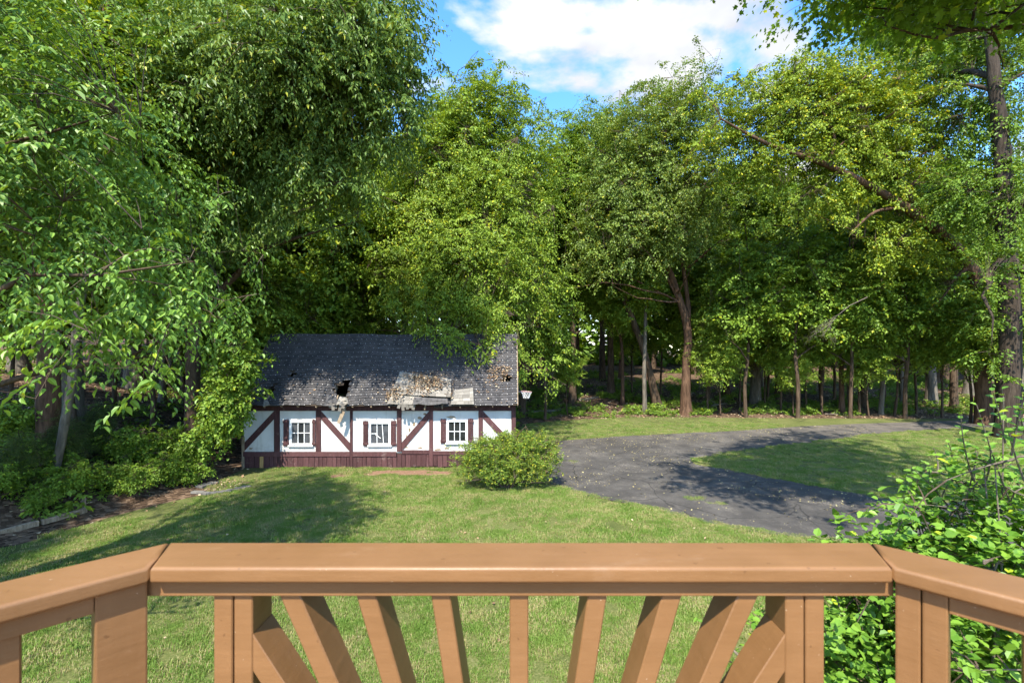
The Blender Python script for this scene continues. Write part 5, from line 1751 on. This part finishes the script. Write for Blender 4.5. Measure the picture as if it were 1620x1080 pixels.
Pw = np.array([gp(1100 + g.normal(0, 9), 789 + g.normal(0, 1.6)) for _ in range(16)] + [gp(1140 + g.normal(0, 6), 797 + g.normal(0, 1.2)) for _ in range(8)] + [gp(910 + g.normal(0, 6), 731 + g.normal(0, 1.5)) for _ in range(5)])
Pe = np.array([(x + g.normal(0, .10), y + .04 + abs(g.normal(0, .07))) for x, y in ne for _ in range(5)] + [(x + g.normal(0, .08), y + g.normal(0, .08)) for x, y in ii for _ in range(5)])
PG = np.concatenate([Pn, Pi, Pb, Pe, Pw])
PG3 = np.column_stack([PG, np.full(len(PG), .008)])
sc = g.uniform(.6, 1.2, len(PG)) * (1 + .5 * nz2(PG, .8, 5))
sc[-len(Pw):] *= .55
sc[-len(Pw) - len(Pe):-len(Pw)] *= .6
grass = scatter('grass', PG3, sc, [blade_patch(s_, 330, .20, .03, .075, .007) for s_ in (1, 2, 3, 4)], tilt=.06)
grass['label'] = 'short mown grass of the lawns round the driveway'

# leafy ground cover under the trees
cov = []
for sd_ in range(3):
    g2 = np.random.default_rng(200 + sd_)
    n_ = 16
    C_ = np.column_stack([g2.normal(0, .22, n_), g2.normal(0, .22, n_), g2.uniform(.05, .36, n_)])
    O_ = np.column_stack([g2.normal(0, 1, n_), g2.normal(0, 1, n_), np.full(n_, .6)])
    lv, lf, la_ = spray_leaves(g2, C_, O_, .22, 3, 5, .10, .7, .3, .3)
    me = fast_mesh('cover_clump', lv, [lf], None, [la_]); me.materials.append(MATS['leaf_ground'])
    cov.append(me)
n_ = 5200
C_ = np.column_stack([g.uniform(-30, 48, n_), 12 + 50 * g.random(n_) ** 1.2])
nnz = nz2(C_, .22, 9)
ok = []
for (x, y), q in zip(C_, nnz):
    leftw = x < edge_x(y) - .1 and y < 40
    backw = y > 31.2 + (0 if x < 14 else 1.4) and x > -12
    backw = backw or (y > 23 and -13 < x < 0.4)
    wgt = .5 + 1.3 * q
    if backw and y < 36:
        wgt += .55
    ok.append((leftw or backw) and abs(x) < 1.2 * y and g.random() < wgt * (.65 if leftw else 1))
C_ = C_[np.array(ok)]
C3 = np.column_stack([C_, [tz(x, y) - .02 for x, y in C_]])
gc = scatter('ground_cover', C3, g.uniform(.6, 1.6, len(C3)), cov, tilt=.15, seed=3)
gc['label'] = 'low leafy plants covering the woodland floor'


def flakes(name, P3, size, mat, seed, up=.9, ratio=.7):
    g2 = np.random.default_rng(seed)
    n = len(P3)
    ax = np.column_stack([g2.normal(size=n), g2.normal(size=n), g2.normal(0, .25, n)])
    nm = np.column_stack([g2.normal(0, .45, n), g2.normal(0, .45, n), np.full(n, up)])
    lv, lf, la_ = leaf_geo(g2, P3, ax, nm, size * g2.uniform(.5, 1.3, n), ratio, 0, .1)
    me = fast_mesh(name, lv, [lf], None, [la_])
    o = obj(name, me, MATS[mat])
    o['kind'] = 'stuff'
    return o


# dead leaves over the woodland floor
n_ = 45000
C_ = np.column_stack([g.uniform(-30, 46, n_), 10 + 42 * g.random(n_) ** 1.1])
lw = C_[:, 0] < np.interp(C_[:, 1], [-20, 6, 11.5, 15.5, 17.0, 18.5, 24, 40], [-13.5, -13.2, -12.2, -10.6, -10.5, -10.9, -12, -12]) + 3.0 * g.random(n_) ** 3
bw_ = (C_[:, 1] > 31.0) & (C_[:, 0] > -12)
C_ = C_[(lw | bw_) & (np.abs(C_[:, 0]) < 1.15 * C_[:, 1])]
C3 = np.column_stack([C_, [tz(x, y) + .012 for x, y in C_]])
o = flakes('fallen_leaves', C3, .13, 'dead_leaf', 7)
o['label'] = 'brown fallen leaves covering the woodland floor'
# small litter on the asphalt, gathered in drifts and along its edges
Pd = poly_points(g, drive_poly, 60, ((0, 9), (20, 31)))
qn = nz2(Pd, .45, 4) + .5 * nz2(Pd, 1.6, 8)
Pd = Pd[g.random(len(Pd)) < np.clip(.14 + 1.0 * qn + .4 * np.clip((Pd[:, 1] - 22) / 6, 0, 1), .05, .9)]
Pd = Pd[(Pd[:, 0] < 1.12 * Pd[:, 1])]
o = flakes('driveway_litter', np.column_stack([Pd, np.full(len(Pd), .027)]), .055, 'drive_litter', 8)
o['label'] = 'yellowish leaf litter strewn over the dark driveway'
Pl = poly_points(g, lawn_near, 0.9, ((-12, 6), (8, 18)))
o = flakes('lawn_leaves', np.column_stack([Pl, g.uniform(.03, .07, len(Pl))]), .06, 'dead_leaf', 9)
o['label'] = 'scattered dry leaves lying in the near lawn'
# litter caught on the slipped roof sheets
pts = []
for (cx_, cy_, sx_, sy_, n_) in ((680, 608, 17, 6, 520), (655, 622, 26, 4, 180), (622, 628, 8, 7, 170), (720, 630, 6, 6, 90), (785, 592, 9, 8, 170), (665, 597, 16, 3, 120), (770, 605, 30, 16, 120), (560, 610, 90, 20, 60), (800, 588, 6, 3, 60)):
    for _ in range(n_):
        u_, v_ = roof_uv(rr.gauss(cx_, sx_), rr.gauss(cy_, sy_))
        if RX0 < u_ < RX1 and .05 < v_ < SL:
            onsheet = 620 < 810 + 0 and (-4.5 < u_ < -2.2) and v_ < 1.65
            pts.append(tuple(roof_pt(u_, v_, .17 if onsheet else .05) - rn_ * (min(0, sag(u_, v_)) * .8 if onsheet else 0) + Vector((0, 0, rr.uniform(0, .03)))))
o = flakes('roof_litter', np.array(pts), .085, 'dead_leaf', 10, up=.6)
o['label'] = 'dry leaves and twigs heaped on the broken roof'
# far woods that read as one mass
g2 = np.random.default_rng(15)
n_ = 36000
th = g2.uniform(-1.15, 1.15, n_)
Df = g2.uniform(74, 96, n_)
top = 22 + 3 * np.sin(th * 17) + 2 * np.sin(th * 41 + 1)
zf = g2.random(n_) ** 1.35 * top * np.where(th < .0, .8, 1.0)
Pf = np.column_stack([np.tan(th * .92) * Df, Df, zf + 2.5])
ax = np.column_stack([g2.normal(size=n_), g2.normal(size=n_), g2.normal(-.3, .4, n_)])
nm = np.column_stack([g2.normal(0, .5, n_), g2.normal(-.4, .4, n_), np.full(n_, .9)])
lv, lf, la_ = leaf_geo(g2, Pf, ax, nm, g2.uniform(.9, 2.0, n_), .6, 0, .15)
me = fast_mesh('far_woods', lv, [lf], None, [la_]); me.materials.append(MATS['leaf_deep'])
o = obj('far_woods', me)
o['kind'] = 'stuff'
o['label'] = 'distant woodland closing the view behind all the trunks'

# ------------------------------------------------------------------ small things on the ground
def timber_log(name, a, b_, w, h, label, mat='raw_wood', cat_='timber', group=None):
    a, b_ = Vector(a), Vector(b_)
    d = b_ - a
    ang = math.atan2(d.y, d.x)
    bm = bmesh.new()
    n = 6
    L_ = d.length
    rings = []
    for i in range(n + 1):
        t = i / n
        dz = d.z * t + R.uniform(-.008, .008)
        wv_ = w * R.uniform(.94, 1.05)
        rings.append([bm.verts.new((L_ * t, y_, z_ + dz)) for y_, z_ in ((-wv_ / 2, 0), (wv_ / 2, 0), (wv_ / 2, h * .85), (wv_ * .38, h), (-wv_ * .38, h), (-wv_ / 2, h * .85))])
    for i in range(n):
        for k_ in range(6):
            bm.faces.new([rings[i][k_], rings[i][(k_ + 1) % 6], rings[i + 1][(k_ + 1) % 6], rings[i + 1][k_]])
    bm.faces.new(rings[0]); bm.faces.new(list(reversed(rings[-1])))
    o = obj(name, bm_mesh(name, bm), MATS[mat])
    o.location = a
    o.rotation_euler = (0, 0, ang)
    return tag(o, label, cat_, group)


A = px(-20, 853, 11.2); A.z = 0.0
B_ = px(60, 833, 12.0); B_.z = 0.03
C_ = px(136, 815, 12.9); C_.z = 0.06
timber_log('landscape_timber', A, B_, .13, .13, 'weathered landscape timber nearest the railing along the foot of the slope')
timber_log('landscape_timber', B_ + Vector((.05, .05, 0)), C_, .13, .13, 'weathered landscape timber ending at the two upright stakes')
for i, (xp, hgt) in enumerate(((130.5, .46), (134.5, .50))):
    p = px(xp, 815, 12.95); p.z = 0
    me = box_mesh('stake', -.022, .022, -.022, .022, -.05, hgt, Matrix.Rotation(.05 - .08 * i, 4, 'Y'), .004)
    o = obj('stake', me, MATS['raw_wood']); o.location = p
    tag(o, ('shorter of two wooden stakes at the end of the landscape timber', 'taller of two wooden stakes at the end of the landscape timber')[i], 'stake')
edging = thing('stone_edging', 'low edging of loose grey pavers round a small mulch patch near the cottage', 'edging', (*gp(360, 774), 0))
ex_, ey_ = gp(360, 774)
for xp, yp, L_ in ((312, 780, .34), (322, 781.5, .36), (334, 781.5, .36), (346, 780.5, .36), (358, 779, .34), (369, 776.5, .36), (380, 774, .34), (389, 772, .3), (318, 771, .30), (328, 768, .34), (337, 765.5, .3)):
    x_, y_ = gp(xp, yp)
    M = Matrix.Translation((x_ - ex_, y_ - ey_, .0)) @ Matrix.Rotation(R.uniform(-.35, .25) + (.3 if xp > 350 else 0), 4, 'Z') @ Matrix.Rotation(R.uniform(-.12, .12), 4, 'X')
    obj('paver', box_mesh('paver', -L_ / 2, L_ / 2, -.08, .08, .0, .075, M, .012), MATS['paver'], edging)
mp = [gp(*p) for p in ((325, 777), (345, 778), (370, 773), (396, 767), (392, 762), (372, 763), (350, 766), (335, 771))]
sheet('mulch_patch', jag(open_smooth(mp, 4), .04, 4), .02, 'forest_floor')
Pm = poly_points(g, mp, 160)
o = flakes('mulch', np.column_stack([Pm, g.uniform(.02, .12, len(Pm))]), .10, 'dead_leaf', 12, ratio=.35)
o['label'] = 'brown bark mulch inside the stone edging'


def log_obj(label, a, b_, r0, r1, seed, mat='bark_grey', name='fallen_log', cat_='log', side=()):
    W_ = Wood(seed)
    a, b_ = Vector(a), Vector(b_)
    c = (a + b_) / 2 + Vector((0, 0, .06 * (b_ - a).length * .5))
    P_ = bez(a, c, b_, 6)
    W_.add(P_, [r0 + (r1 - r0) * i / 6 for i in range(7)], 7, .2)
    for t, ddx, ddy, ddz, r_ in side:
        s_ = P_[t]
        W_.add([s_, s_ + Vector((ddx, ddy, ddz)) * .6, s_ + Vector((ddx * 1.1, ddy, ddz * .8))], [r_, r_ * .6, r_ * .2], 5)
    v, f = W_.arrays()
    o_ = a.copy()
    me = fast_mesh(name, v - np.array(tuple(o_)), [f], smooth=[True])
    o = obj(name, me, MATS[mat]); o.location = o_
    return tag(o, label, cat_)


def gl(xp, D, dz=.05):
    X = (xp - 810) / F * D
    return Vector((X, D, tz(X, D) + dz))


log_obj('short pale fallen log on the woodland floor behind the basketball hoop', gl(915, 38), gl(950, 39.5), .14, .10, 1)
log_obj('broken pale branch arching over the floor near the forked tree', gl(1125, 36, .1), gl(1150, 35.5, .1) + Vector((0, 0, .3)), .06, .03, 2, 'bark_deadwood', 'fallen_branch', 'branch', ((3, .5, .1, .7, .03), (2, -.5, .2, .5, .03)))
log_obj('long thin fallen branch at the wood edge by the crooked reddish trunk', gl(1305, 33), gl(1345, 32.6), .05, .03, 3, 'bark_deadwood', 'fallen_branch', 'branch', ((2, .3, .1, .3, .02),))
log_obj('grey log lying among leaves on the slope above the landscape timber', gl(15, 15.0), gl(60, 15.6), .11, .09, 4)
log_obj('weathered log across the slope behind the dark evergreens', gl(215, 19.5), gl(300, 20.5), .12, .08, 5)
log_obj('mossy log at the wood edge just past the driveway corner', gl(840, 33.5), gl(900, 34.5), .13, .09, 6)

# dead twiggy bough hanging in front of the woods
W = Wood(9)
rr = random.Random(31)
a = px(1372, 470, 26.5)


def bough(p, d, L_, r_, depth):
    q = p + d * L_ * .5 + Vector((rr.uniform(-.1, .1), rr.uniform(-.1, .1), rr.uniform(-.05, .1))) * L_
    e = p + d * L_ + Vector((0, 0, -.05)) * L_
    W.add([p, q, e], [r_, r_ * .75, r_ * .5], 4)
    if depth:
        for _ in range(4 if depth > 1 else 5):
            t = rr.uniform(.35, 1)
            s_ = p + (e - p) * t
            nd = (d + Vector((rr.uniform(-.8, .8), rr.uniform(-.6, .6), rr.uniform(-.7, .5)))).normalized()
            bough(s_, nd, L_ * rr.uniform(.4, .65), r_ * .5, depth - 1)


bough(a, Vector((-.8, -.1, -.42)).normalized(), 2.2, .028, 3)
v, f = W.arrays()
me = fast_mesh('dead_bough', v - np.array(tuple(a)), [f], smooth=[True])
o = obj('dead_bough', me, MATS['bark_deadwood']); o.location = a
tag(o, 'bare grey dead bough hanging below the yellow-green crown', 'branch')
